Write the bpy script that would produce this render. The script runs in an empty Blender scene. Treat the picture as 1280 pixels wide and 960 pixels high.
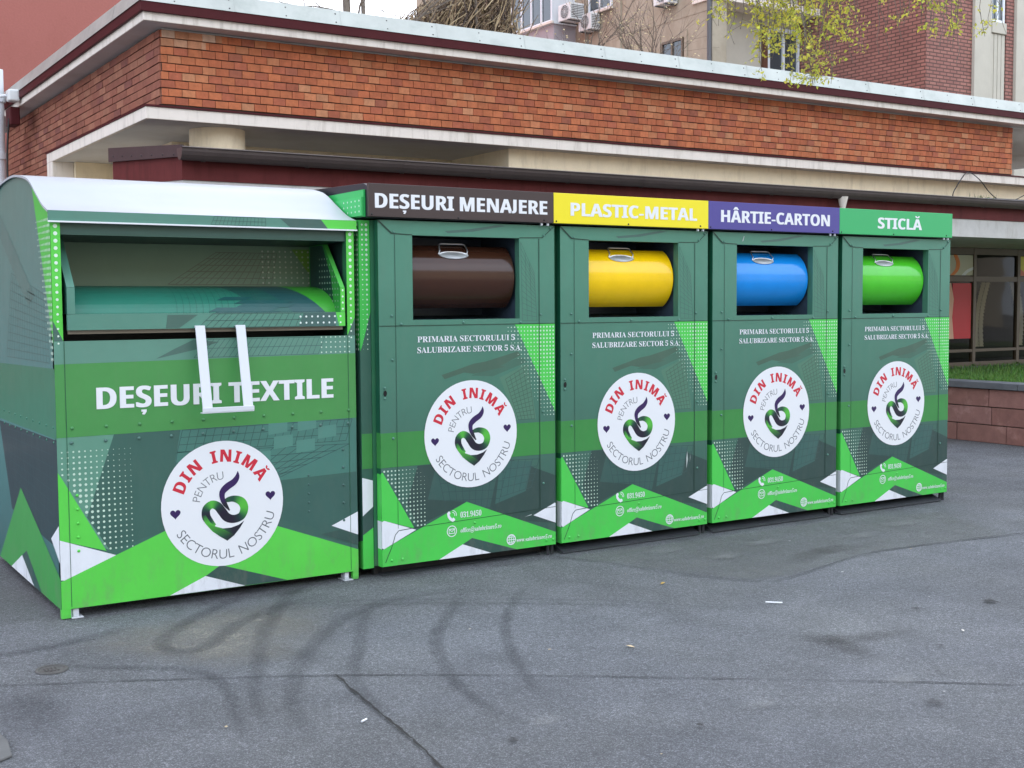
import bpy, math, random
from mathutils import Vector, Matrix
R = math.radians
rng = random.Random(7)
scn = bpy.context.scene
COL = scn.collection

# ------------------------------------------------------------------ camera, sky, sun, exposure
cam = bpy.data.cameras.new('camera')
cam.sensor_width = 36.0
cam.lens = 43.13
cam.clip_end = 600
camo = bpy.data.objects.new('camera', cam)
COL.objects.link(camo)
YAW, PITCH, ROLL = 0.569, 0.0637, -0.0068
fw = Vector((math.sin(YAW)*math.cos(PITCH), math.cos(YAW)*math.cos(PITCH), -math.sin(PITCH)))
r0 = Vector((math.cos(YAW), -math.sin(YAW), 0))
u0 = r0.cross(fw)
r2 = r0*math.cos(ROLL) + u0*math.sin(ROLL)
u2 = u0*math.cos(ROLL) - r0*math.sin(ROLL)
camo.matrix_world = Matrix(((r2.x, u2.x, -fw.x, 0), (r2.y, u2.y, -fw.y, 0), (r2.z, u2.z, -fw.z, 1.55), (0, 0, 0, 1)))
scn.camera = camo

SUN_EL, SUN_AZ = R(37), R(40)          # azimuth from +Y towards +X: behind the flats on the right
world = bpy.data.worlds.new('World')
scn.world = world
world.use_nodes = True
wt = world.node_tree
bg = wt.nodes['Background']
sky = wt.nodes.new('ShaderNodeTexSky')
sky.sky_type = 'NISHITA'
sky.sun_disc = False
sky.sun_elevation = SUN_EL
sky.sun_rotation = SUN_AZ
sky.dust_density = 3.0
sky.ozone_density = 0.6
sky.air_density = 0.8
# thin broken cloud over the Nishita sky
tc = wt.nodes.new('ShaderNodeTexCoord')
cn = wt.nodes.new('ShaderNodeTexNoise')
cn.inputs['Scale'].default_value = 2.2
cn.inputs['Detail'].default_value = 6
wt.links.new(tc.outputs['Generated'], cn.inputs['Vector'])
cr = wt.nodes.new('ShaderNodeValToRGB')
cr.color_ramp.elements[0].position = 0.30
cr.color_ramp.elements[0].color = (0.35, 0.35, 0.35, 1)
cr.color_ramp.elements[1].position = 0.62
cr.color_ramp.elements[1].color = (0.95, 0.95, 0.95, 1)
wt.links.new(cn.outputs['Fac'], cr.inputs['Fac'])
mx = wt.nodes.new('ShaderNodeMix')
mx.data_type = 'RGBA'
mx.inputs['B'].default_value = (7.1, 7.8, 9.0, 1)
wt.links.new(cr.outputs['Color'], mx.inputs['Factor'])
wt.links.new(sky.outputs['Color'], mx.inputs['A'])
wt.links.new(mx.outputs['Result'], bg.inputs['Color'])
bg.inputs['Strength'].default_value = 0.1

sun = bpy.data.lights.new('sun', 'SUN')
sun.energy = 3.0
sun.angle = R(0.55)
sun.color = (1.0, 0.93, 0.84)
suno = bpy.data.objects.new('sun', sun)
COL.objects.link(suno)
sd = Vector((math.sin(SUN_AZ)*math.cos(SUN_EL), math.cos(SUN_AZ)*math.cos(SUN_EL), math.sin(SUN_EL)))
suno.rotation_euler = sd.to_track_quat('Z', 'Y').to_euler()
suno.location = (0, 0, 40)

scn.view_settings.view_transform = 'Standard'
scn.view_settings.look = 'None'
scn.view_settings.gamma = 1
scn.view_settings.use_curve_mapping = False
scn.view_settings.exposure = 1.88
scn.render.engine = 'CYCLES'
scn.cycles.use_denoising = True
scn.cycles.max_bounces = 7
scn.cycles.diffuse_bounces = 4

# ------------------------------------------------------------------ mesh builder
class MB:
    """collects faces; build() links them as ONE mesh object"""
    def __init__(s):
        s.v = []; s.f = []; s.m = []; s.c = []; s.sm = []; s.cuts = []
    def cut(s):
        s.cuts.append((len(s.v), len(s.f)))
    def build_each(s, name, *a, **k):
        out = []; C = s.cuts+[(len(s.v), len(s.f))]
        for (v0, f0), (v1, f1) in zip([(0, 0)]+C, C):
            if f1 == f0: continue
            m = MB(); m.v = s.v[v0:v1]; m.f = [tuple(i-v0 for i in f) for f in s.f[f0:f1]]
            m.m = s.m[f0:f1]; m.c = s.c[f0:f1]; m.sm = s.sm[f0:f1]
            out.append(m.build(name, *a, **k))
        return out
    def face(s, pts, mat=0, col=(1, 1, 1), smooth=False):
        i = len(s.v)
        s.v.extend([tuple(p) for p in pts])
        s.f.append(tuple(range(i, i+len(pts))))
        s.m.append(mat); s.c.append(col); s.sm.append(smooth)
    def raw(s, verts, faces, mat=0, col=(1, 1, 1), smooth=False):
        i = len(s.v)
        s.v.extend([tuple(p) for p in verts])
        for f in faces:
            s.f.append(tuple(i+k for k in f)); s.m.append(mat); s.c.append(col); s.sm.append(smooth)
    def box(s, x0, x1, y0, y1, z0, z1, mat=0, col=(1, 1, 1), skip=''):
        P = [(x0,y0,z0),(x1,y0,z0),(x1,y1,z0),(x0,y1,z0),(x0,y0,z1),(x1,y0,z1),(x1,y1,z1),(x0,y1,z1)]
        F = {'b':(3,2,1,0),'t':(4,5,6,7),'f':(0,1,5,4),'r':(1,2,6,5),'k':(2,3,7,6),'l':(3,0,4,7)}
        s.raw(P, [F[k] for k in F if k not in skip], mat, col)
    def prism(s, poly, axis, a, b, mat=0, col=(1, 1, 1)):
        """poly: 2D outline; extruded along axis from a to b. axis x: (y,z); y: (x,z); z: (x,y)"""
        def mk(p, t):
            return {'x': (t, p[0], p[1]), 'y': (p[0], t, p[1]), 'z': (p[0], p[1], t)}[axis]
        n = len(poly)
        V = [mk(p, a) for p in poly]+[mk(p, b) for p in poly]
        F = [tuple(range(n))[::-1], tuple(range(n, 2*n))]+[(i, (i+1) % n, n+(i+1) % n, n+i) for i in range(n)]
        s.raw(V, F, mat, col)
    def tube(s, pts, rad, n=8, mat=0, col=(1, 1, 1), caps=True):
        pts = [Vector(p) for p in pts]
        if not hasattr(rad, '__len__'): rad = [rad]*len(pts)
        V = []; F = []
        up = Vector((0.13, 0.29, 1)).normalized()
        for i, p in enumerate(pts):
            t = (pts[min(i+1, len(pts)-1)]-pts[max(i-1, 0)])
            t = t.normalized() if t.length > 1e-9 else Vector((0, 0, 1))
            a = t.cross(up)
            if a.length < 1e-3: a = t.cross(Vector((1, 0, 0)))
            a.normalize(); b = t.cross(a)
            for k in range(n):
                w = 2*math.pi*k/n
                V.append(p+(a*math.cos(w)+b*math.sin(w))*rad[i])
        for i in range(len(pts)-1):
            for k in range(n):
                F.append((i*n+k, i*n+(k+1) % n, (i+1)*n+(k+1) % n, (i+1)*n+k))
        s.raw(V, F, mat, col, True)
        if caps:
            s.raw(V[:n], [tuple(range(n))], mat, col); s.raw(V[-n:], [tuple(range(n))[::-1]], mat, col)
    def dome(s, c, nrm, r, h, mat=0, col=(1, 1, 1), n=8):
        c = Vector(c); nrm = Vector(nrm).normalized()
        a = nrm.orthogonal().normalized(); b = nrm.cross(a)
        V = []
        for rr, hh in ((1, 0), (.75, .65)):
            V += [c+(a*math.cos(2*math.pi*k/n)+b*math.sin(2*math.pi*k/n))*r*rr+nrm*h*hh for k in range(n)]
        V.append(c+nrm*h)
        F = [(k, (k+1) % n, n+(k+1) % n, n+k) for k in range(n)]+[(n+k, n+(k+1) % n, 2*n) for k in range(n)]
        s.raw(V, F, mat, col, True)
    def build(s, name, mats, parent=None, bevel=0, seg=2, recalc=False, **props):
        me = bpy.data.meshes.new(name)
        me.from_pydata(s.v, [], s.f)
        if not isinstance(mats, (list, tuple)): mats = [mats]
        for m in mats: me.materials.append(m)
        me.polygons.foreach_set('material_index', s.m)
        me.polygons.foreach_set('use_smooth', s.sm)
        ca = me.color_attributes.new('Col', 'FLOAT_COLOR', 'CORNER')
        uv = me.uv_layers.new(name='UVMap')
        cols = []; uvs = []
        for p in me.polygons:
            c = s.c[p.index]
            nn = p.normal
            ax = 0 if abs(nn.x) > abs(nn.y) and abs(nn.x) > abs(nn.z) else (1 if abs(nn.y) >= abs(nn.z) else 2)
            for j, vi in enumerate(p.vertices):
                cc = c[j] if hasattr(c[0], '__len__') else c
                cols += [cc[0], cc[1], cc[2], 1.0]
                v = s.v[vi]
                uvs += [(v[1], v[2]), (v[0], v[2]), (v[0], v[1])][ax]
        ca.data.foreach_set('color', cols)
        uv.data.foreach_set('uv', uvs)
        if recalc:
            import bmesh
            bm = bmesh.new(); bm.from_mesh(me)
            bmesh.ops.remove_doubles(bm, verts=bm.verts, dist=1e-5)
            bmesh.ops.recalc_face_normals(bm, faces=bm.faces)
            bm.to_mesh(me); bm.free()
        return link(name, me, parent, bevel, seg, **props)

def link(name, me, parent=None, bevel=0, seg=2, **props):
    o = bpy.data.objects.new(name, me)
    COL.objects.link(o)
    if parent: o.parent = parent
    if bevel:
        b = o.modifiers.new('bevel', 'BEVEL')
        b.width = bevel; b.segments = seg; b.limit_method = 'ANGLE'; b.angle_limit = R(40)
        b.harden_normals = False
    for k, v in props.items(): o[k] = v
    return o

def thing(name, label, cat, loc=(0, 0, 0), rz=0, group=None):
    o = bpy.data.objects.new(name, None)
    o.empty_display_size = 0.2
    COL.objects.link(o)
    o.location = loc; o.rotation_euler = (0, 0, rz)
    o['label'] = label; o['category'] = cat
    if group: o['group'] = group
    return o

# ------------------------------------------------------------------ materials
MATS = {}
def mat(name, col, rough=0.6, metal=0.0, coat=0.0, noise=0.0, nscale=8.0, bump=0.0, bscale=60.0, attr=False, spec=0.5):
    m = bpy.data.materials.new(name)
    m.use_nodes = True
    t = m.node_tree; b = t.nodes['Principled BSDF']
    b.inputs['Roughness'].default_value = rough
    b.inputs['Metallic'].default_value = metal
    b.inputs['Coat Weight'].default_value = coat
    b.inputs['Coat Roughness'].default_value = 0.12
    b.inputs['Specular IOR Level'].default_value = spec
    b.inputs['Base Color'].default_value = (*col, 1)
    src = None
    if attr:
        a = t.nodes.new('ShaderNodeAttribute'); a.attribute_name = 'Col'
        src = a.outputs['Color']
    tcn = t.nodes.new('ShaderNodeTexCoord')
    if noise:
        n = t.nodes.new('ShaderNodeTexNoise'); n.inputs['Scale'].default_value = nscale; n.inputs['Detail'].default_value = 7
        n.inputs['Roughness'].default_value = 0.65
        t.links.new(tcn.outputs['Object'], n.inputs['Vector'])
        mr = t.nodes.new('ShaderNodeMapRange')
        mr.inputs['From Min'].default_value = 0.25; mr.inputs['From Max'].default_value = 0.75
        mr.inputs['To Min'].default_value = 1-noise; mr.inputs['To Max'].default_value = 1+noise
        t.links.new(n.outputs['Fac'], mr.inputs['Value'])
        mm = t.nodes.new('ShaderNodeVectorMath'); mm.operation = 'SCALE'
        if src: t.links.new(src, mm.inputs[0])
        else: mm.inputs[0].default_value = col
        t.links.new(mr.outputs['Result'], mm.inputs['Scale'])
        src = mm.outputs['Vector']
    if src: t.links.new(src, b.inputs['Base Color'])
    if bump:
        n2 = t.nodes.new('ShaderNodeTexNoise'); n2.inputs['Scale'].default_value = bscale; n2.inputs['Detail'].default_value = 5
        t.links.new(tcn.outputs['Object'], n2.inputs['Vector'])
        bp = t.nodes.new('ShaderNodeBump'); bp.inputs['Strength'].default_value = bump; bp.inputs['Distance'].default_value = 0.01
        t.links.new(n2.outputs['Fac'], bp.inputs['Height'])
        t.links.new(bp.outputs['Normal'], b.inputs['Normal'])
    MATS[name] = m
    return m

def grime(m, scale=(3, 3, .5), lo=0.45, hi=0.75, dark=0.55, tint=(1, .95, .88)):
    """vertical weather streaks and blotches multiplied over a material's colour"""
    t = m.node_tree; b = t.nodes['Principled BSDF']
    tcn = t.nodes.new('ShaderNodeTexCoord'); mp = t.nodes.new('ShaderNodeMapping')
    mp.inputs['Scale'].default_value = scale
    t.links.new(tcn.outputs['Object'], mp.inputs['Vector'])
    n = t.nodes.new('ShaderNodeTexNoise'); n.inputs['Scale'].default_value = 2.0; n.inputs['Detail'].default_value = 8; n.inputs['Roughness'].default_value = 0.7
    t.links.new(mp.outputs['Vector'], n.inputs['Vector'])
    r = t.nodes.new('ShaderNodeMapRange'); r.inputs['From Min'].default_value = lo; r.inputs['From Max'].default_value = hi
    t.links.new(n.outputs['Fac'], r.inputs['Value'])
    x = t.nodes.new('ShaderNodeMix'); x.data_type = 'RGBA'; x.blend_type = 'MULTIPLY'
    x.inputs['B'].default_value = (dark*tint[0], dark*tint[1], dark*tint[2], 1)
    t.links.new(r.outputs['Result'], x.inputs['Factor'])
    bc = b.inputs['Base Color']
    if bc.is_linked:
        t.links.new(bc.links[0].from_socket, x.inputs['A'])
    else:
        x.inputs['A'].default_value = bc.default_value
    t.links.new(x.outputs['Result'], bc)
    return m

M = {}
M['wrap'] = mat('printed_wrap', (.1, .2, .1), .42, coat=.10, noise=.06, nscale=5, attr=True, spec=.4)
M['ink'] = mat('printed_ink', (.1, .2, .1), .42, attr=True)
M['white'] = mat('white_vinyl', (.80, .81, .82), .45)
M['hood'] = mat('white_painted_sheet', (.40, .425, .445), .5, coat=.05, noise=.04, nscale=3)
M['galv'] = mat('white_flat_bar', (.66, .68, .71), .45)
M['screw'] = mat('dark_screw', (.03, .03, .03), .4, metal=.6)
M['steel'] = mat('stainless_steel', (.72, .73, .72), .38, metal=.8, bump=.25, bscale=40)
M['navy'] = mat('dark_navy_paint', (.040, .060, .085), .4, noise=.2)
M['roofdark'] = mat('dark_header_paint', (.012, .016, .022), .4)
M['olive'] = mat('olive_inner_sheet', (.1, .1, .06), .4, attr=True, noise=.08, nscale=5)
M['under'] = mat('dark_steel_base', (.018, .018, .02), .7, noise=.4, nscale=12)
M['scratch'] = mat('bare_scratch', (.45, .50, .48), .6)
M['ramp'] = mat('black_rubber', (.011, .012, .015), .7, noise=.35, nscale=9, bump=.2)
M['seam'] = mat('seam_shadow_gap', (.012, .03, .025), .8)
for k, c in dict(brown=(.050, .019, .010), yellow=(.95, .60, .004), blue=(.008, .26, .74), green=(.075, .56, .025)).items():
    M['drum_'+k] = mat('gloss_%s_paint' % k, c, .16, coat=.18, noise=.08, nscale=5, spec=.4)
for k, c in dict(brown=(.055, .036, .033), yellow=(.88, .74, .015), purple=(.075, .060, .27), green=(.035, .42, .13)).items():
    M['sign_'+k] = mat('sign_%s_vinyl' % k, c, .4)

def splash(m):
    t = m.node_tree; b = t.nodes['Principled BSDF']; L = t.links.new
    tcn = t.nodes.new('ShaderNodeTexCoord'); sx = t.nodes.new('ShaderNodeSeparateXYZ'); L(tcn.outputs['Object'], sx.inputs[0])
    r = t.nodes.new('ShaderNodeMapRange'); r.inputs['From Min'].default_value = .04; r.inputs['From Max'].default_value = .34; r.inputs['To Min'].default_value = .62; r.inputs['To Max'].default_value = .10
    L(sx.outputs['Z'], r.inputs['Value'])
    mp = t.nodes.new('ShaderNodeMapping'); mp.inputs['Scale'].default_value = (14, 14, 5); L(tcn.outputs['Object'], mp.inputs['Vector'])
    n = t.nodes.new('ShaderNodeTexNoise'); n.inputs['Scale'].default_value = 1; n.inputs['Detail'].default_value = 9; n.inputs['Roughness'].default_value = .75; L(mp.outputs['Vector'], n.inputs['Vector'])
    r2 = t.nodes.new('ShaderNodeMapRange'); r2.inputs['From Min'].default_value = .48; r2.inputs['From Max'].default_value = .80; L(n.outputs['Fac'], r2.inputs['Value'])
    q = t.nodes.new('ShaderNodeMath'); q.operation = 'MULTIPLY'; L(r.outputs['Result'], q.inputs[0]); L(r2.outputs['Result'], q.inputs[1])
    x = t.nodes.new('ShaderNodeMix'); x.data_type = 'RGBA'; x.inputs['B'].default_value = (.20, .185, .155, 1)
    L(q.outputs[0], x.inputs['Factor']); L(b.inputs['Base Color'].links[0].from_socket, x.inputs['A']); L(x.outputs['Result'], b.inputs['Base Color'])
    n2 = t.nodes.new('ShaderNodeTexNoise'); n2.inputs['Scale'].default_value = 2.2; n2.inputs['Detail'].default_value = 3; L(tcn.outputs['Object'], n2.inputs['Vector'])
    bp = t.nodes.new('ShaderNodeBump'); bp.inputs['Strength'].default_value = .12; bp.inputs['Distance'].default_value = .05
    L(n2.outputs['Fac'], bp.inputs['Height']); L(bp.outputs['Normal'], b.inputs['Normal'])
    L(r2.outputs['Result'], t.nodes.new('ShaderNodeMath').inputs[0])
splash(M['wrap'])

def srgb(r, g, b):
    f = lambda x: (x/255/12.92) if x/255 <= .04045 else ((x/255+.055)/1.055)**2.4
    return (f(r), f(g), f(b))

# building
M['brick'] = mat('fired_brick', (.4, .12, .06), .85, attr=True, noise=.22, nscale=18, bump=.3, bscale=90)
grime(M['brick'], (2.5, 2.5, .7), .50, .85, .62, (1, .97, .93))
M['mortar'] = mat('dark_mortar', (.062, .040, .030), .95, noise=.3)
M['conc'] = grime(mat('painted_concrete', (.78, .70, .61), .8, noise=.06, nscale=5, bump=.12, bscale=80), (6, 6, .7), .5, .8, .55)
M['soffit'] = grime(mat('grey_soffit_render', (.62, .60, .57), .9, noise=.08, nscale=4, bump=.1), (1, 1, 1), .45, .8, .7)
M['redmetal'] = mat('oxblood_sheet_metal', (.070, .012, .014), .6, noise=.15, nscale=5, spec=.15)
M['redboard'] = grime(mat('oxblood_board', (.125, .026, .025), .65, noise=.18, nscale=5, spec=.15), (4, 4, .6), .5, .8, .6)
M['brownmetal'] = mat('brown_sheet_metal', (.058, .038, .038), .55, noise=.15, spec=.3)
M['gutter'] = mat('dark_brown_gutter', (.070, .052, .048), .38, noise=.15, spec=.4)
M['cream'] = grime(mat('cream_render', (.86, .72, .50), .9, noise=.07, nscale=6, bump=.2, bscale=70), (4, 4, .8), .52, .85, .68)
M['plaster'] = grime(mat('white_plaster_band', (.58, .56, .53), .9, noise=.08, bump=.2), (3, 3, 1), .5, .8, .7)
M['cap'] = grime(mat('galvanised_flashing', (.46, .475, .43), .42, metal=.35, noise=.14, nscale=2.2), (1.5, 1.5, 2.5), .5, .8, .8, (.95, 1, .98))
M['alu'] = mat('brown_aluminium', (.13, .092, .058), .45, metal=.1)
M['sand'] = grime(mat('red_sandstone', (.28, .115, .095), .85, attr=True, noise=.18, nscale=9, bump=.35, bscale=50), (2, 2, 2), .55, .8, 1.7, (1, 1.15, 1.2))
M['capstone'] = mat('grey_capstone', (.11, .115, .125), .75, noise=.2, nscale=6, bump=.2)
M['capstone2'] = mat('grey_concrete_slab', (.115, .115, .11), .85, noise=.25, nscale=7, bump=.2)
M['turf'] = mat('short_turf', (.045, .085, .02), 1, noise=.5, nscale=14, bump=.6, bscale=60)
M['grass'] = mat('grass_blade', (.07, .17, .025), .6, attr=True)
M['salmon'] = grime(mat('salmon_stucco', (.36, .125, .10), .95, noise=.08, nscale=30, bump=.4, bscale=25), (.5, .5, .3), .5, .9, .85)
M['beige'] = grime(mat('grey_beige_render', (.40, .345, .26), .95, noise=.14, nscale=3, bump=.2, bscale=30), (.8, .8, .4), .45, .8, .72)
M['lilac'] = mat('lilac_grey_panel', (.40, .36, .38), .85, noise=.1, nscale=2)
M['pale'] = mat('pale_panel', (.50, .46, .38), .9, noise=.08, nscale=2)
M['upvc'] = mat('white_upvc', (.75, .78, .8), .4)
M['dark'] = mat('dark_interior', (.015, .014, .012), .9)
M['acwhite'] = mat('ac_white_shell', (.72, .73, .71), .5, noise=.08)
M['acdark'] = mat('ac_dark_grille', (.10, .10, .105), .6)
M['bark'] = mat('grey_bark', (.15, .125, .10), .9, noise=.3)
M['twigs'] = mat('dry_twig', (.36, .27, .16), .9, attr=True)
M['leaf'] = mat('spring_leaf', (.3, .33, .03), .5, attr=True)
M['cable'] = mat('black_cable', (.012, .012, .012), .5)
M['pipe'] = mat('white_pipe', (.7, .72, .74), .5)
M['iron'] = mat('cast_iron', (.085, .08, .075), .6, noise=.35, nscale=40, bump=.3)
lt_ = M['leaf'].node_tree
lb_ = lt_.nodes['Principled BSDF']; la_ = lt_.nodes['Attribute']
tr_ = lt_.nodes.new('ShaderNodeBsdfTranslucent'); lm_ = lt_.nodes.new('ShaderNodeMixShader'); lm_.inputs['Fac'].default_value = .5
lt_.links.new(la_.outputs['Color'], tr_.inputs['Color'])
lt_.links.new(lb_.outputs['BSDF'], lm_.inputs[1]); lt_.links.new(tr_.outputs[0], lm_.inputs[2])
lt_.links.new(lm_.outputs[0], lt_.nodes['Material Output'].inputs['Surface'])

def glass_mat(name, col, rough=.03):
    m = bpy.data.materials.new(name); m.use_nodes = True
    t = m.node_tree; t.nodes.clear()
    o = t.nodes.new('ShaderNodeOutputMaterial')
    g = t.nodes.new('ShaderNodeBsdfGlossy'); g.inputs['Roughness'].default_value = rough
    tr = t.nodes.new('ShaderNodeBsdfTransparent'); tr.inputs['Color'].default_value = (*col, 1)
    f = t.nodes.new('ShaderNodeFresnel'); f.inputs['IOR'].default_value = 1.27
    mxs = t.nodes.new('ShaderNodeMixShader')
    n = t.nodes.new('ShaderNodeTexNoise'); n.inputs['Scale'].default_value = 1.3
    bp = t.nodes.new('ShaderNodeBump'); bp.inputs['Strength'].default_value = .03; bp.inputs['Distance'].default_value = .05
    t.links.new(n.outputs['Fac'], bp.inputs['Height'])
    t.links.new(bp.outputs['Normal'], g.inputs['Normal'])
    t.links.new(f.outputs['Fac'], mxs.inputs['Fac'])
    t.links.new(tr.outputs[0], mxs.inputs[1]); t.links.new(g.outputs[0], mxs.inputs[2])
    t.links.new(mxs.outputs[0], o.inputs[0])
    return m
M['glass'] = glass_mat('tinted_glass', (.62, .60, .54))
M['winglass'] = mat('window_glass', (.05, .065, .075), .05, spec=.9)

def brick_mat(name, c1, c2, mort, L, H, msize=.012):
    m = bpy.data.materials.new(name); m.use_nodes = True
    t = m.node_tree; b = t.nodes['Principled BSDF']; b.inputs['Roughness'].default_value = .9
    uv = t.nodes.new('ShaderNodeUVMap')
    bt = t.nodes.new('ShaderNodeTexBrick')
    bt.inputs['Color1'].default_value = (*c1, 1); bt.inputs['Color2'].default_value = (*c2, 1); bt.inputs['Mortar'].default_value = (*mort, 1)
    bt.inputs['Scale'].default_value = 1; bt.inputs['Mortar Size'].default_value = msize; bt.inputs['Mortar Smooth'].default_value = .2
    bt.inputs['Brick Width'].default_value = L; bt.inputs['Row Height'].default_value = H
    t.links.new(uv.outputs['UV'], bt.inputs['Vector'])
    n = t.nodes.new('ShaderNodeTexNoise'); n.inputs['Scale'].default_value = 1.2; n.inputs['Detail'].default_value = 6
    t.links.new(uv.outputs['UV'], n.inputs['Vector'])
    mr = t.nodes.new('ShaderNodeMapRange'); mr.inputs['To Min'].default_value = .65; mr.inputs['To Max'].default_value = 1.35
    t.links.new(n.outputs['Fac'], mr.inputs['Value'])
    vm = t.nodes.new('ShaderNodeVectorMath'); vm.operation = 'SCALE'
    t.links.new(bt.outputs['Color'], vm.inputs[0]); t.links.new(mr.outputs['Result'], vm.inputs['Scale'])
    t.links.new(vm.outputs['Vector'], b.inputs['Base Color'])
    bp = t.nodes.new('ShaderNodeBump'); bp.inputs['Strength'].default_value = .6; bp.inputs['Distance'].default_value = .015; bp.invert = True
    t.links.new(bt.outputs['Fac'], bp.inputs['Height']); t.links.new(bp.outputs['Normal'], b.inputs['Normal'])
    return m
M['towerbrick'] = brick_mat('tower_brick', (.36, .160, .125), (.28, .118, .095), (.12, .062, .05), .25, .085, .016)

# asphalt
def asphalt():
    m = bpy.data.materials.new('worn_asphalt'); m.use_nodes = True
    t = m.node_tree; b = t.nodes['Principled BSDF']; L = t.links.new
    geo = t.nodes.new('ShaderNodeTexCoord')
    def noise(sc, det=6, ro=.6, dist=0):
        n = t.nodes.new('ShaderNodeTexNoise'); n.inputs['Scale'].default_value = sc; n.inputs['Detail'].default_value = det
        n.inputs['Roughness'].default_value = ro; n.inputs['Distortion'].default_value = dist
        L(geo.outputs['Object'], n.inputs['Vector']); return n.outputs['Fac']
    def rng_(x, a, b_, c, d):
        r = t.nodes.new('ShaderNodeMapRange'); r.inputs['From Min'].default_value = a; r.inputs['From Max'].default_value = b_
        r.inputs['To Min'].default_value = c; r.inputs['To Max'].default_value = d; L(x, r.inputs['Value']); return r.outputs['Result']
    def mul(x, y):
        q = t.nodes.new('ShaderNodeMath'); q.operation = 'MULTIPLY'; L(x, q.inputs[0]); L(y, q.inputs[1]); return q.outputs[0]
    big = rng_(noise(.45, 5, .55, .6), .3, .7, .84, 1.18)
    mid = rng_(noise(2.6, 8, .7, .4), .3, .7, .78, 1.20)
    fine = rng_(noise(42, 6, .85), .3, .7, .50, 1.50)
    v = t.nodes.new('ShaderNodeTexVoronoi'); v.inputs['Scale'].default_value = 230; L(geo.outputs['Object'], v.inputs['Vector'])
    vc = t.nodes.new('ShaderNodeSeparateColor'); L(v.outputs['Color'], vc.inputs['Color'])
    stone = rng_(vc.outputs['Red'], .60, 1.0, .84, 2.35)
    v2 = t.nodes.new('ShaderNodeTexVoronoi'); v2.inputs['Scale'].default_value = 38; L(geo.outputs['Object'], v2.inputs['Vector'])
    vc2 = t.nodes.new('ShaderNodeSeparateColor'); L(v2.outputs['Color'], vc2.inputs['Color'])
    spot = mul(rng_(vc2.outputs['Green'], .975, .98, 0, 1), rng_(v2.outputs['Distance'], .10, .22, 1, 0))
    spot = rng_(spot, 0, 1, 1.0, 1.9)
    val = mul(mul(mul(big, mid), mul(fine, stone)), spot)
    cmx = t.nodes.new('ShaderNodeMix'); cmx.data_type = 'RGBA'
    cmx.inputs['A'].default_value = (.146, .150, .160, 1); cmx.inputs['B'].default_value = (.150, .153, .156, 1)
    L(rng_(noise(.8, 4), .4, .65, 0, 1), cmx.inputs['Factor'])
    vm = t.nodes.new('ShaderNodeVectorMath'); vm.operation = 'SCALE'
    L(cmx.outputs['Result'], vm.inputs[0]); L(val, vm.inputs['Scale'])
    L(vm.outputs['Vector'], b.inputs['Base Color'])
    b.inputs['Roughness'].default_value = .82
    b.inputs['Specular IOR Level'].default_value = .35
    bp = t.nodes.new('ShaderNodeBump'); bp.inputs['Strength'].default_value = .9; bp.inputs['Distance'].default_value = .006
    L(mul(fine, stone), bp.inputs['Height']); L(bp.outputs['Normal'], b.inputs['Normal'])
    return m
M['asphalt'] = asphalt()

def stain_mat(name, col, strength, soft=True):
    """soft-edged dirt or tyre mark on the ground: alpha from the strip's own cross coordinate (Col.r) broken up by noise"""
    m = bpy.data.materials.new(name); m.use_nodes = True
    t = m.node_tree; b = t.nodes['Principled BSDF']; L = t.links.new
    b.inputs['Base Color'].default_value = (*col, 1); b.inputs['Roughness'].default_value = .85
    a = t.nodes.new('ShaderNodeAttribute'); a.attribute_name = 'Col'
    s = t.nodes.new('ShaderNodeSeparateColor'); L(a.outputs['Color'], s.inputs['Color'])
    tcn = t.nodes.new('ShaderNodeTexCoord')
    n = t.nodes.new('ShaderNodeTexNoise'); n.inputs['Scale'].default_value = 5; n.inputs['Detail'].default_value = 9; n.inputs['Roughness'].default_value = .75
    L(tcn.outputs['Object'], n.inputs['Vector'])
    n3 = t.nodes.new('ShaderNodeTexNoise'); n3.inputs['Scale'].default_value = 90; n3.inputs['Detail'].default_value = 2
    L(tcn.outputs['Object'], n3.inputs['Vector'])
    r = t.nodes.new('ShaderNodeMapRange'); r.inputs['From Min'].default_value = .3; r.inputs['From Max'].default_value = .7; r.inputs['To Min'].default_value = .25; r.inputs['To Max'].default_value = 1.25
    L(n.outputs['Fac'], r.inputs['Value'])
    r3 = t.nodes.new('ShaderNodeMapRange'); r3.inputs['From Min'].default_value = .35; r3.inputs['From Max'].default_value = .65; r3.inputs['To Min'].default_value = .5; r3.inputs['To Max'].default_value = 1.1
    L(n3.outputs['Fac'], r3.inputs['Value'])
    q = t.nodes.new('ShaderNodeMath'); q.operation = 'MULTIPLY'; L(s.outputs['Red'], q.inputs[0]); L(r.outputs['Result'], q.inputs[1])
    q2 = t.nodes.new('ShaderNodeMath'); q2.operation = 'MULTIPLY'; L(q.outputs[0], q2.inputs[0]); L(r3.outputs['Result'], q2.inputs[1])
    q3 = t.nodes.new('ShaderNodeMath'); q3.operation = 'MULTIPLY'; q3.use_clamp = True; L(q2.outputs[0], q3.inputs[0]); q3.inputs[1].default_value = strength
    L(q3.outputs[0], b.inputs['Alpha'])
    return m
M['tyre'] = stain_mat('wet_streak_and_base_strip', (.045, .046, .051), .42)  # wet streaks, and also the dark strip along the bin bases
M['oil'] = stain_mat('brown_oil_stain', (.040, .036, .032), .55)
M['dust'] = stain_mat('pale_dust_patch', (.225, .210, .175), .75)
M['spot'] = stain_mat('dark_gum_spot', (.02, .018, .016), .95)
M['scuff'] = stain_mat('pale_scuff', (.30, .30, .29), .5)
M['gritpatch'] = stain_mat('old_grey_patch', (.165, .170, .155), .55)

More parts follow.
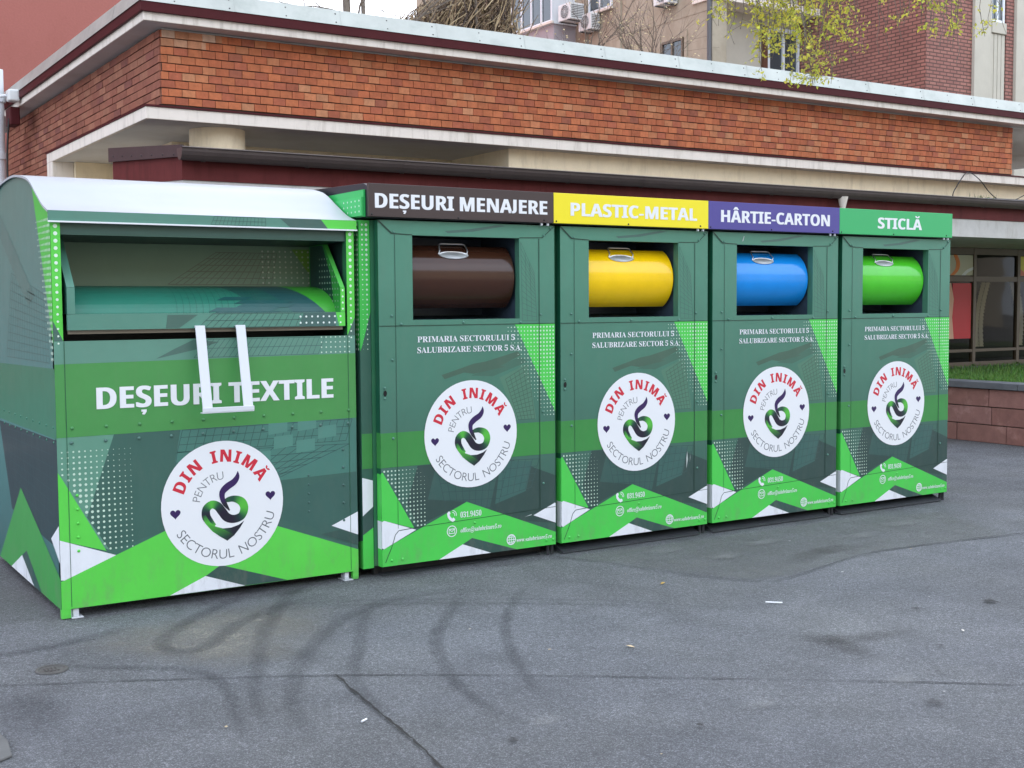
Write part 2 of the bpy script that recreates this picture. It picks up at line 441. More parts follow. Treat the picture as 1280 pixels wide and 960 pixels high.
# ------------------------------------------------------------------ lettering
GC = {}
def _glyphmesh(body, off):
    c = bpy.data.curves.new('g', 'FONT'); c.body = body; c.size = 1.0; c.offset = off; c.resolution_u = 4
    o = bpy.data.objects.new('g', c); COL.objects.link(o)
    bpy.context.view_layer.update()
    me = o.to_mesh()
    V = [(v.co.x, v.co.y) for v in me.vertices]; F = [tuple(p.vertices) for p in me.polygons]
    o.to_mesh_clear()
    bpy.data.objects.remove(o); bpy.data.curves.remove(c)
    return V, F
STY = {'heavy': (0x1D5D4, 0x1D5EE, 0x1D7EC, 0.0), 'bold': (0x1D5D4, 0x1D5EE, 0x1D7EC, 0.0),
       'serif': (0x1D400, 0x1D41A, 0x1D7CE, 0.0), 'thin': (None, None, None, -.010)}
DIA = {'Ș': ('S', 'comma'), 'Ă': ('A', 'breve'), 'Â': ('A', 'circ')}
def glyph(ch, sty):
    """(verts, faces, advance) with cap height 1"""
    key = (ch, sty)
    if key in GC: return GC[key]
    U, Lw, D, off = STY[sty]
    base, mark = DIA.get(ch, (ch, None))
    def mp(c):
        if U is None: return c
        if 'A' <= c <= 'Z': return chr(U+ord(c)-65)
        if 'a' <= c <= 'z': return chr(Lw+ord(c)-97)
        if '0' <= c <= '9': return chr(D+ord(c)-48)
        return c
    if ('cap', sty) not in GC:
        V, F = _glyphmesh(mp('H'), off); GC[('cap', sty)] = max(v[1] for v in V)
    cap = GC[('cap', sty)]
    if ch == ' ':
        GC[key] = ([], [], {'bold': .62, 'thin': .62}.get(sty, .34)); return GC[key]
    V, F = _glyphmesh(mp(base), off)
    V2, _ = _glyphmesh(mp(base)*2, off)
    w1 = max(v[0] for v in V)-min(v[0] for v in V); w2 = max(v[0] for v in V2)-min(v[0] for v in V2)
    adv = (w2-w1)/cap
    V = [(x/cap, y/cap) for x, y in V]; F = list(F)
    if base == 'J':
        y0 = min(v[1] for v in V)
        if y0 < -.05: V = [(x, (y-y0)/(1-y0)) for x, y in V]
    xs = [v[0] for v in V]; cx = (max(xs)+min(xs))/2
    def addpoly(P):
        i = len(V); V.extend(P); F.append(tuple(range(i, i+len(P))))
    wgt = .10 if sty in ('heavy', 'bold') else .05
    if mark == 'comma':
        addpoly([(cx-.09, -.12), (cx+.09, -.12), (cx+.09, -.22), (cx, -.36), (cx-.06, -.33), (cx, -.22), (cx-.09, -.22)])
    elif mark == 'breve':
        N = 8; o = [(cx+.22*math.cos(math.pi+math.pi*k/N), 1.30+.20*math.sin(math.pi+math.pi*k/N)) for k in range(N+1)]
        inn = [(cx+(.22-wgt)*math.cos(2*math.pi-math.pi*k/N), 1.30+(.20-wgt)*math.sin(2*math.pi-math.pi*k/N)) for k in range(N+1)]
        addpoly(o+inn)
    elif mark == 'circ':
        addpoly([(cx-.25, 1.07), (cx-.07, 1.30), (cx+.07, 1.30), (cx+.25, 1.07), (cx+.09, 1.07), (cx, 1.18), (cx-.09, 1.07)])
    GC[key] = (V, F, adv)
    return GC[key]

def text_width(s, sty, track=0):
    return sum(glyph(c, sty)[2]+track for c in s)-track

def put_text(mb, s, sty, x0, x1, z, h, place, mat=0, col=(1, 1, 1), strikes=(0,), lift=.0006, shear=0):
    """letters of cap height h between x0 and x1; place(u, z, lift) -> 3D point"""
    k = (x1-x0)/text_width(s, sty)
    x = x0
    for c in s:
        V, F, adv = glyph(c, sty)
        for j, d in enumerate(strikes):
            if V: mb.raw([place(x+(vx+d)*k+shear*vy*h, z+vy*h, lift+.00015*j) for vx, vy in V], F, mat, col)
        x += adv*k

def put_arc(mb, s, sty, cx, cz, r, h, a0, a1, place, inward=False, col=(1, 1, 1), strikes=(0,), lift=.0012, wk=1.0, mat=0):
    """letters along a circle from angle a0 to a1 (degrees)"""
    tw = text_width(s, sty); x = 0
    for c in s:
        V, F, adv = glyph(c, sty)
        a = R(a0+(a1-a0)*(x+adv/2)/tw)
        for j, d in enumerate(strikes):
            P = []
            for vx, vy in V:
                lx = (vx-adv/2+d)*h*wk
                if not inward:
                    rr = r+vy*h
                    P.append(place(cx+rr*math.cos(a)+lx*math.sin(a), cz+rr*math.sin(a)-lx*math.cos(a), lift+.00015*j))
                else:
                    rr = r-vy*h
                    P.append(place(cx+rr*math.cos(a)-lx*math.sin(a), cz+rr*math.sin(a)+lx*math.cos(a), lift+.00015*j))
            if V: mb.raw(P, F, mat, col)
        x += adv

# ------------------------------------------------------------------ the round emblem
PUR = (.030, .009, .085); INK = (.010, .010, .022); GRN = (.08, .44, .045); MIDG = (.014, .085, .038)
def lerp(a, b, t): return tuple(a[i]+(b[i]-a[i])*t for i in range(3))
def crm(P, n=6):
    out = []
    for i in range(len(P)-1):
        p0, p1, p2, p3 = P[max(i-1, 0)], P[i], P[i+1], P[min(i+2, len(P)-1)]
        for k in range(n):
            t = k/n
            out.append(tuple(.5*((2*p1[j])+(-p0[j]+p2[j])*t+(2*p0[j]-5*p1[j]+4*p2[j]-p3[j])*t*t+(-p0[j]+3*p1[j]-3*p2[j]+p3[j])*t**3) for j in range(len(p1))))
    out.append(tuple(P[-1])); return out

def emblem_meshes(cx, cz, Rr, place):
    hearts = [MB(), MB()]; pent = MB(); disc = MB(); N = 56
    disc.face([place(cx+Rr*math.cos(2*math.pi*k/N), cz+Rr*math.sin(2*math.pi*k/N), .0010) for k in range(N)])
    red = MB()
    put_arc(red, 'DIN INIMĂ', 'bold', cx, cz, .665*Rr, .195*Rr, 165, 26, place, col=srgb(205, 38, 58), strikes=(-.03, .035, 0), wk=.98)
    thin = MB(); dk = srgb(98, 102, 106)
    put_arc(pent, 'PENTRU', 'thin', cx, cz, .385*Rr, .125*Rr, 173, 88, place, col=srgb(120, 122, 124))
    put_arc(thin, 'SECTORUL NOSTRU', 'thin', cx, cz, .885*Rr, .150*Rr, 208, 346, place, inward=True, col=dk)
    marks = MB()
    for a, hm in ((187, hearts[0]), (5, hearts[1])):
        hx, hz = cx+.785*Rr*math.cos(R(a)), cz+.785*Rr*math.sin(R(a)); q = .0052*Rr
        P = []
        for k in range(24):
            w = 2*math.pi*k/24
            P.append(place(hx+q*16*math.sin(w)**3, hz+q*(13*math.cos(w)-5*math.cos(2*w)-2*math.cos(3*w)-math.cos(4*w)), .0014))
        hm.face(P, 0, PUR)
    e = lambda p: (cx+(p[0]-470)/432*Rr, cz+(478-p[1])/432*Rr)
    # ribbon: centre line, half width, colour
    def ribbon(pts, lift):
        P = crm([(*e(p[:2]), p[2]/432*Rr, *p[3]) for p in pts], 7)
        L_ = []; R_ = []
        for i, p in enumerate(P):
            a = P[min(i+1, len(P)-1)]; b = P[max(i-1, 0)]
            dx, dz = a[0]-b[0], a[1]-b[1]; l = math.hypot(dx, dz) or 1
            nx, nz = -dz/l*p[2], dx/l*p[2]
            L_.append((p[0]+nx, p[1]+nz)); R_.append((p[0]-nx, p[1]-nz))
        for i in range(len(P)-1):
            c0, c1 = [tuple(max(0, x) for x in P[k][3:6]) for k in (i, i+1)]
            marks.face([place(*L_[i], lift), place(*R_[i], lift), place(*R_[i+1], lift), place(*L_[i+1], lift)], 0, [c0, c0, c1, c1])
    ribbon([(470, 468, 8, INK), (500, 455, 17, MIDG), (545, 452, 22, MIDG), (595, 475, 29, GRN), (616, 522, 29, GRN), (595, 575, 28, MIDG), (540, 592, 28, INK), (490, 575, 30, INK), (455, 530, 30, INK), (425, 492, 29, MIDG), (385, 478, 27, GRN), (348, 505, 28, MIDG), (345, 555, 30, INK), (372, 600, 26, MIDG), (400, 630, 18, GRN)], .0016)
    hb = [(318, 550), (335, 600), (385, 662), (440, 705), (490, 738), (540, 705), (585, 655), (613, 612), (575, 635), (520, 650), (460, 650), (410, 632), (372, 600), (340, 545)]
    hc = [INK, GRN, GRN, MIDG, INK, INK, INK, INK, INK, INK, MIDG, GRN, GRN, MIDG]
    marks.face([place(*e(p), .0019) for p in hb], 0, hc)
    ribbon([(574, 262, 1, PUR), (570, 300, 16, PUR), (545, 335, 22, PUR), (495, 365, 24, PUR), (462, 400, 21, PUR), (462, 445, 17, PUR), (480, 485, 15, INK), (510, 530, 4, INK)], .0022)
    return disc, [(red, 'emblem_lettering'), (pent, 'emblem_lettering'), (thin, 'emblem_lettering'), (marks, 'ribbon_symbol'), (hearts[0], 'heart_symbol'), (hearts[1], 'heart_symbol')]

# ------------------------------------------------------------------ halftone dots
def dots(mb, place, inside, u0, u1, z0, z1, step, radius, col, lift):
    z = z0; row = 0
    while z <= z1:
        u = u0
        while u <= u1:
            if inside(u, z):
                r = radius(u, z)
                if r > .0012:
                    mb.face([place(u+r*math.cos(2*math.pi*k/7), z+r*math.sin(2*math.pi*k/7), lift) for k in range(7)], 0, col)
            u += step
        z += step; row += 1

LIME = (.072, .58, .080); BAND = (.044, .245, .055); WHT = (.78, .80, .83)
TOPC = (.080, .245, .163); MIDC = (.060, .182, .124); LOWC = (.039, .088, .074); DOT = (.55, .72, .58)
LIMT = (.105, .62, .072); BANT = (.068, .28, .072)

def grid(mb, place, quad, nu, nv, w, col, lift):
    """faint window-grid lines of the printed photograph inside a quad (4 corners)"""
    def pt(a, b):
        p = [quad[0][i]*(1-a)*(1-b)+quad[1][i]*a*(1-b)+quad[2][i]*a*b+quad[3][i]*(1-a)*b for i in (0, 1)]
        return p
    def line(p, q):
        dx, dz = q[0]-p[0], q[1]-p[1]; l = math.hypot(dx, dz) or 1
        nx, nz = -dz/l*w/2, dx/l*w/2
        mb.face([place(p[0]+nx, p[1]+nz, lift), place(p[0]-nx, p[1]-nz, lift), place(q[0]-nx, q[1]-nz, lift), place(q[0]+nx, q[1]+nz, lift)], 0, col)
    for i in range(nu+1): line(pt(i/nu, 0), pt(i/nu, 1))
    for i in range(nv+1): line(pt(0, i/nv), pt(1, i/nv))

# ------------------------------------------------------------------ GROUND
g = MB(); g.face([(-150, -150, 0), (150, -150, 0), (150, 150, 0), (-150, 150, 0)])
g.build('asphalt_ground', M['asphalt'], kind='structure')

def strip(pts, w, z, name, m, fade=True, n=8):
    """soft ground mark following pts; Col.r is 1 in the middle, 0 at the edges and ends"""
    P = crm([(x, y, ww*.85) for (x, y), ww in zip(pts, w if hasattr(w, '__len__') else [w]*len(pts))], n)
    mb = MB(); rows = []
    for i, p in enumerate(P):
        a = P[min(i+1, len(P)-1)]; b = P[max(i-1, 0)]
        dx, dy = a[0]-b[0], a[1]-b[1]; l = math.hypot(dx, dy) or 1
        nx, ny = -dy/l, dx/l
        e = min(1, i/9, (len(P)-1-i)/9)
        rows.append([((p[0]+nx*p[2]*s, p[1]+ny*p[2]*s, z), (c*e if fade else c)) for s, c in ((-1, 0), (-.45, .85), (0, 1), (.45, .85), (1, 0))])
    for i in range(len(rows)-1):
        for k in range(4):
            q = [rows[i][k], rows[i][k+1], rows[i+1][k+1], rows[i+1][k]]
            mb.face([x[0] for x in q], 0, [(x[1],)*3 for x in q])
    return mb.build(name, m, kind='structure')

def blob(outline, z, name, m, soft=.45):
    n = len(outline); cx = sum(p[0] for p in outline)/n; cy = sum(p[1] for p in outline)/n
    mb = MB()
    inner = [(cx+(p[0]-cx)*soft, cy+(p[1]-cy)*soft) for p in outline]
    mb.face([(*p, z) for p in inner], 0, (1, 1, 1))
    for i in range(n):
        j = (i+1) % n
        mb.face([(*inner[i], z), (*outline[i], z), (*outline[j], z), (*inner[j], z)], 0, [(1, 1, 1), (0, 0, 0), (0, 0, 0), (1, 1, 1)])
    return mb.build(name, m, kind='structure')

blob([(1.2, 5.75), (1.45, 5.35), (1.7, 5.0), (2.05, 4.95), (2.4, 5.3), (2.6, 5.75), (2.4, 6.1), (1.9, 6.05), (1.5, 6.0)], .004, 'dust_patch', M['dust'])
blob([(4.2, 6.15), (4.4, 5.83), (4.57, 5.37), (4.78, 5.0), (5.03, 4.95), (6.0, 5.15), (7.25, 5.02), (7.6, 5.9), (6.6, 6.1), (5.4, 6.1)], .004, 'worn_patch', M['gritpatch'], .9)
T_ = 'wet_streak'
strip([(2.45, 6.35), (2.27, 6.25), (1.954, 5.989), (1.667, 5.646), (1.637, 5.426), (1.78, 5.40), (2.066, 5.725), (2.40, 5.95), (2.75, 6.1)], .062, .008, T_, M['tyre'])
strip([(2.85, 6.3), (2.55, 6.2), (2.226, 5.709), (2.051, 5.386), (1.85, 4.93), (1.70, 4.55), (1.62, 4.2)], [.05, .06, .062, .058, .05, .045, .03], .012, T_, M['tyre'])
strip([(3.55, 5.75), (2.95, 5.72), (2.59, 5.557), (2.275, 5.235), (1.991, 4.823), (1.78, 4.36), (1.72, 4.0)], [.04, .05, .052, .06, .062, .05, .03], .016, T_, M['tyre'])
strip([(2.9, 5.85), (2.606, 5.452), (2.372, 5.008), (2.15, 4.6), (2.05, 4.2), (2.06, 3.9)], [.04, .05, .05, .045, .04, .03], .020, T_, M['tyre'])
strip([(1.05, 5.55), (1.35, 5.32), (1.615, 5.075), (1.66, 4.794), (1.57, 4.42), (1.50, 4.1)], [.03, .045, .05, .05, .04, .03], .008, T_, M['tyre'])
strip([(3.35, 5.75), (3.0, 5.3), (2.724, 4.932), (2.523, 4.465), (2.42, 4.05), (2.45, 3.7)], [.035, .05, .055, .05, .04, .03], .008, T_, M['tyre'])
strip([(3.75, 5.7), (3.3, 5.2), (3.0, 4.75), (2.75, 4.2), (2.62, 3.8)], [.03, .045, .045, .04, .03], .008, T_, M['tyre'])
strip([(2.3, 5.9), (2.7, 5.75), (3.2, 5.45), (3.8, 5.0), (4.2, 4.5)], [.03, .04, .045, .045, .03], .024, T_, M['tyre'])
strip([(1.2, 6.2), (2.0, 6.26), (3.0, 6.2), (4.5, 6.16), (6.0, 6.17), (7.4, 6.17), (8.3, 6.15)], .10, .028, 'base_dark_strip', M['tyre'])  # soft dark strip following the foot of the bins
strip([(0.6, 5.95), (1.0, 5.80), (1.35, 5.85), (1.6, 5.98)], .06, .008, T_, M['tyre'])
strip([(0.75, 5.2), (0.95, 4.95), (0.85, 4.5)], .15, .008, T_, M['tyre'])
strip([(4.15, 4.05), (4.22, 3.86), (4.12, 3.55)], [.12, .13, .05], .008, 'oil_stain', M['oil'])
strip([(4.1, 3.98), (4.35, 3.85), (4.75, 3.8)], [.06, .10, .05], .012, 'oil_stain', M['oil'])
strip([(5.3, 5.2), (5.7, 5.35), (6.2, 5.3)], .12, .008, 'oil_stain', M['oil'])
for x, y, r_ in ((5.0, 4.05, .035), (3.87, 3.05, .045), (4.25, 2.78, .035), (5.45, 3.95, .05), (4.55, 3.55, .02), (2.95, 3.35, .02), (2.3, 3.6, .025)):
    q_ = random.Random(int(x*100)); blob([(x+r_*q_.uniform(.5, 1.5)*math.cos(2*math.pi*k/9), y+r_*q_.uniform(.5, 1.5)*math.sin(2*math.pi*k/9)) for k in range(9)], .012, 'dark_spot', M['spot'], .5)
for x, y, l in ((5.6, 5.75, .35), (6.3, 5.55, .4), (5.1, 5.55, .25), (6.9, 5.7, .4), (4.9, 5.9, .3), (2.5, 3.7, .15), (3.3, 3.4, .2), (4.0, 3.3, .2)):
    strip([(x-l/2, y+.12*l), (x, y), (x+l/2, y+.05)], .05+.1*l, .012, 'pale_scuff', M['scuff'])

def crack(pts, w, name, seed, z=.005, jag=.012, m=None):
    q = random.Random(seed); P = crm([tuple(p) for p in pts], 6); mb = MB(); rows = []
    for i, p in enumerate(P):
        a = P[min(i+1, len(P)-1)]; b = P[max(i-1, 0)]
        dx, dy = a[0]-b[0], a[1]-b[1]; l = math.hypot(dx, dy) or 1
        nx, ny = -dy/l, dx/l; o = q.uniform(-jag, jag); ww = w*q.uniform(.35, 1.25)
        rows.append(((p[0]+nx*(o+ww), p[1]+ny*(o+ww), z), (p[0]+nx*(o-ww), p[1]+ny*(o-ww), z)))
    for i in range(len(rows)-1):
        mb.face([rows[i][0], rows[i][1], rows[i+1][1], rows[i+1][0]])
    return mb.build(name, m or M['crackdirt'], kind='structure')
M['crackdirt'] = mat('crack_dirt', (.022, .020, .018), .95)
M['jointdirt'] = mat('joint_dirt', (.042, .042, .044), .95)
crack([(0.2, 5.75), (0.891, 5.322), (1.263, 5.137), (1.61, 4.956), (2.103, 4.679), (2.718, 4.266), (3.41, 3.748), (4.371, 3.0), (5.2, 2.3)], .0035, 'asphalt_joint', 3, jag=.004, m=M['jointdirt'])
crack([(2.103, 4.679), (2.076, 4.489), (2.046, 4.222), (2.02, 3.968), (2.003, 3.781), (1.969, 3.575), (1.93, 3.3)], .0065, 'asphalt_crack', 4, z=.009, jag=.004)
crack([(4.25, 6.15), (4.399, 5.823), (4.568, 5.362), (4.779, 4.994), (5.036, 4.941), (6.012, 5.149), (7.258, 5.004), (8.2, 4.7)], .004, 'patch_edge', 5, z=.009, jag=.008, m=M['jointdirt'])

# ------------------------------------------------------------------ BINS ROW
D = 6.225
PITCH_ = 1.2443
def dplace(u, z, lift): return (u, -lift, z)

def door_graphics():
    mb = MB()
    u0_, u1_, z0_, z1_ = .217, .945, 1.473, 1.955
    W, zb, zt = 1.2, .067, 2.036
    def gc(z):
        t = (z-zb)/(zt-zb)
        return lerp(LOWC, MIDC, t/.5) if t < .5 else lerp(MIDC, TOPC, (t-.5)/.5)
    def q(a, b, c, d):                       # base print, graded top to bottom in rows
        n = max(1, int((d-c)/.1))
        for i in range(n):
            za, zc = c+(d-c)*i/n, c+(d-c)*(i+1)/n
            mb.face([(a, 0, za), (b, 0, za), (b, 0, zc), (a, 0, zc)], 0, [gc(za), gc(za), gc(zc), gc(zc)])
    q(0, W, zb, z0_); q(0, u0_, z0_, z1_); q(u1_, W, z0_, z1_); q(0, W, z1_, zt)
    T = .05
    side = (.008, .085, .045)
    mb.face([(0, T, zb), (0, 0, zb), (0, 0, zt), (0, T, zt)], 0, side)
    mb.face([(W, 0, zb), (W, T, zb), (W, T, zt), (W, 0, zt)], 0, side)
    mb.face([(0, 0, zt), (W, 0, zt), (W, T, zt), (0, T, zt)], 0, TOPC)
    mb.face([(0, T, zb), (W, T, zb), (W, 0, zb), (0, 0, zb)], 0, LIME)
    for a, b, c in ((zb, .17, LIME), (.17, .33, WHT), (.33, .6, LIME), (.632, .835, BAND)):
        mb.face([(-.0006, T, a), (-.0006, 0, a), (-.0006, 0, b), (-.0006, T, b)], 0, c)
    for (a, b, c, d) in ((u0_, z0_, u1_, z0_), (u1_, z0_, u1_, z1_), (u1_, z1_, u0_, z1_), (u0_, z1_, u0_, z0_)):
        mb.face([(a, 0, b), (c, 0, d), (c, T, d), (a, T, b)], 0, MIDC)
    P = lambda pts, col, lift: mb.face([dplace(u, z, lift) for u, z in pts], 0, col)
    # printed photograph: tonal shapes and window grids
    P([(.235, .632), (.165, .42), (.235, .28), (.56, .392), (.75, .318), (.95, .24), (1.2, .20), (1.2, .50), (.85, .632)], (.033, .070, .060), .0004)
    P([(.36, .632), (.30, .43), (.56, .392), (.72, .33), (.80, .632)], (.040, .100, .085), .0006)
    grid(mb, dplace, [(.42, .36), (.78, .34), (.85, .60), (.36, .62)], 9, 5, .003, (.03, .07, .066), .0008)
    P([(.80, .62), (.76, .36), (.98, .42), (1.03, .60)], (.044, .120, .102), .0006)
    grid(mb, dplace, [(.80, .40), (1.02, .44), (1.08, .61), (.83, .62)], 5, 4, .004, (.038, .085, .08), .0008)
    P([(.40, 1.15), (.62, 1.21), (.70, 1.22), (.93, 1.275), (.95, 1.25), (.80, 1.19), (.84, 1.185), (.62, 1.15), (.55, 1.16), (.42, 1.125)], (.060, .125, .085), .0006)
    P([(.60, 1.14), (.95, 1.24), (1.00, 1.21), (.75, 1.13)], (.056, .145, .100), .0004)
    P([(.80, 1.12), (1.00, 1.2), (1.06, .86), (.91, .86)], (.080, .200, .130), .0004)
    grid(mb, dplace, [(.93, .86), (1.05, .86), (1.00, 1.19), (.84, 1.11)], 5, 12, .0026, (.045, .095, .07), .0006)
    grid(mb, dplace, [(.965, 1.46), (1.07, 1.46), (1.05, 1.75), (.955, 1.93)], 3, 13, .0026, (.06, .14, .11), .0006)
    P([(.45, 1.972), (.62, 1.985), (.85, 2.025), (.80, 2.03), (.60, 2.0), (.43, 1.985)], (.065, .145, .115), .0006)
    # band
    P([(0, .635), (W, .637), (W, .838), (0, .832)], BAND, .0012)
    # dots, then triangles, whites
    edge_r = lambda z: .91+(1.438-z)/(1.438-.90)*.29
    P([(.91, 1.438), (W, 1.438), (W, .90)], LIME, .0014)
    dots(mb, dplace, lambda u, z: u > edge_r(z)-.10 and u < 1.195 and z > .86, .86, 1.19, .88, 1.43, .0235,
         lambda u, z: .0062 if u > edge_r(z)+.09 else (.0045 if u > edge_r(z) else .0052-.03*(edge_r(z)-u)), DOT, .0018)
    P([(0, .605), (.01, .61), (.211, .269), (.015, .333), (0, .328)], LIME, .0014)
    edge_l = lambda z: .01+(.61-z)/(.341)*.201
    dots(mb, dplace, lambda u, z: u > edge_l(z)+.008 and u < .30 and z < .63-.0*u, .02, .30, .285, .63, .0235,
         lambda u, z: .0066-.022*(u-edge_l(z)), DOT, .0016)
    P([(0, .165), (.012, .17), (.561, .392), (W, .145), (W, zb+.001), (0, zb+.001)], LIME, .0020)
    P([(0, .327), (.015, .333), (.22, .261), (.012, .17), (0, .176)], WHT, .0024)
    P([(.531, .141), (.596, .172), (.878, .079), (.912, .068), (.728, .068)], LOWC, .0024)
    P([(.37, .068), (.531, .141), (.727, .068)], WHT, .0026)
    P([(1.035, .265), (1.194, .328), (W, .326), (W, .203)], WHT, .0024)
    # sheet seams
    def seam(a, b, w=.005):
        dx, dz = b[0]-a[0], b[1]-a[1]; l = math.hypot(dx, dz); nx, nz = -dz/l*w/2, dx/l*w/2
        mb.face([dplace(a[0]+nx, a[1]+nz, .0030), dplace(a[0]-nx, a[1]-nz, .0030), dplace(b[0]-nx, b[1]-nz, .0030), dplace(b[0]+nx, b[1]+nz, .0030)], 0, (.012, .045, .03))
    for a, b, w in (((.104, .28), (.104, 1.44), .0025), ((.104, 1.44), (.104, 1.955), .003), ((1.085, .305), (1.085, 1.955), .005), ((0, 1.44), (W, 1.441), .004),
                    ((0, 2.034), (.085, 1.962), .009), ((.085, 1.962), (.217, 1.957), .005), ((.945, 1.958), (1.11, 1.962), .004), ((1.11, 1.962), (1.2, 2.034), .004),
                    ((.02, .09), (.063, .18), .004), ((.063, .18), (.085, .245), .004), ((.085, .245), (.107, .267), .004), ((.107, .267), (.22, .274), .004), ((.22, .274), (W, .304), .003)):
        seam(a, b, w)
    for u, z in ((.08, 1.497), (1.097, 1.495), (.08, 1.248), (1.11, .457), (.14, 1.45), (.55, 1.455), (.95, 1.45), (.03, 1.09), (.03, 1.03), (.06, .10), (.13, .10), (1.13, .10), (1.18, .10), (1.12, 1.975), (1.17, 2.02), (.10, 1.97), (.615, .262), (1.11, .9), (.08, .8)):
        mb.dome((u, -.003, z), (0, -1, 0), .0085, .006, 0, LIME if z < .13 or z == .262 else (.08, .21, .155))
    # lock slot
    mb.face([(.032+.011*math.cos(2*math.pi*k/14), -.0032, 1.059+.017*math.sin(2*math.pi*k/14)) for k in range(14)], 0, (.004, .005, .005))
    return mb

VC, ZC, RR = .240, 1.722, .210
def drum_mesh():
    """lens-shaped chute front: a bowed face between a flat top and a flat bottom"""
    mb = MB(); n = 22
    prof = [(VC-RR*math.cos(R(-61+122*k/n)), ZC+RR*math.sin(R(-61+122*k/n))) for k in range(n+1)]
    x0, x1 = .10, .927
    V = [(x0, *p) for p in prof]+[(x1, *p) for p in prof]
    mb.raw(V, [(k, n+1+k, n+2+k, k+1) for k in range(n)], 0, smooth=True)
    back = [(.43, prof[-1][1]), (.43, prof[0][1])]
    mb.face([(x0, *prof[-1]), (x1, *prof[-1]), (x1, *back[0]), (x0, *back[0])])
    mb.face([(x0, *prof[0]), (x0, *back[1]), (x1, *back[1]), (x1, *prof[0])])
    mb.face([(x1, *p) for p in prof+back]); mb.face([(x0, *p) for p in (prof+back)[::-1]])
    return mb

def handle_mesh():
    mb = MB()
    def on(u, a, lift=0):
        return (u, VC-(RR+lift)*math.cos(a), ZC+(RR+lift)*math.sin(a))
    a0 = R(37)
    for k in range(20):                            # oval grip cup let into the drum
        w, w2 = 2*math.pi*k/20, 2*math.pi*(k+1)/20
        E = lambda w, s: on(.53+.100*s*math.cos(w), a0+.135*s*math.sin(w), .004 if s > .9 else .0012)
        mb.face([E(w, 1), E(w2, 1), E(w2, .88), E(w, .88)], 0, smooth=True)
        mb.face([E(w, .88), E(w2, .88), on(.53, a0, .0008)], 0)
    top = R(60)
    pts = [on(.430, a0+.02, .004), on(.436, a0+.10, .016), on(.462, top, .012), on(.478, top+.03, .012), on(.622, top+.03, .012), on(.638, top, .012), on(.626, a0+.10, .016), on(.620, a0+.02, .004)]
    mb.tube(pts, .0042, 8)
    return mb

MESH = {}
def part(key, name, maker, mats, parent, bevel=0, **props):
    if key not in MESH:
        o = maker().build(name, mats, parent, bevel, **props)
        MESH[key] = o.data
        return o
    return link(name, MESH[key], parent, bevel, **props)

def m_body():
    mb = MB()
    a, b = -.02, 1.222
    mb.box(a, a+.03, .055, 1.25, .067, 2.036, 0, (.03, .16, .075))
    mb.box(b-.03, b, .055, 1.25, .067, 2.036, 0, (.04, .25, .08))
    mb.box(a+.03, b-.03, 1.22, 1.25, .067, 2.036, 0, (.04, .10, .08))
    mb.box(a+.03, b-.03, .56, .58, .067, 2.036, 0, (.01, .02, .02))
    mb.box(a+.03, b-.03, .055, 1.22, 2.012, 2.036, 0, (.01, .02, .02))
    mb.box(a+.03, b-.03, .055, .56, .067, .09, 0, (.01, .02, .02))
    return mb
def m_header():
    mb = MB()
    prof = [(-.01, 2.045), (-.01, 2.222), (.03, 2.238), (1.28, 2.275), (1.28, 2.045)]
    mb.prism([(y, z) for y, z in prof], 'x', -.07, 1.172)
    return mb
def m_recess():
    mb = MB(); x0, x1, y0, y1, z0, z1 = .205, .957, .0515, .46, 1.462, 1.967
    mb.face([(x0, y1, z0), (x1, y1, z0), (x1, y1, z1), (x0, y1, z1)])
    mb.face([(x0, y0, z0), (x0, y1, z0), (x0, y1, z1), (x0, y0, z1)])
    mb.face([(x1, y0, z0), (x1, y0, z1), (x1, y1, z1), (x1, y1, z0)])
    mb.face([(x0, y0, z1), (x1, y0, z1), (x1, y1, z1), (x0, y1, z1)])
    mb.face([(x0, y0, z0), (x1, y0, z0), (x1, y1, z0+.03), (x0, y1, z0+.03)])
    return mb
def m_base():
    mb = MB()
    mb.box(.05, 1.15, .10, 1.2, .012, .066)
    mb.box(0.0, .11, .11, .16, .004, .066)
    for x in (1.16, 1.19):
        mb.tube([(x, .03, .0), (x, .03, .066)], .012, 8)
    return mb
def m_ramp():
    mb = MB()
    mb.prism([(-.018, .004), (.10, .004), (.10, .050), (.075, .050), (-.014, .014)], 'x', .0, 1.125)
    return mb
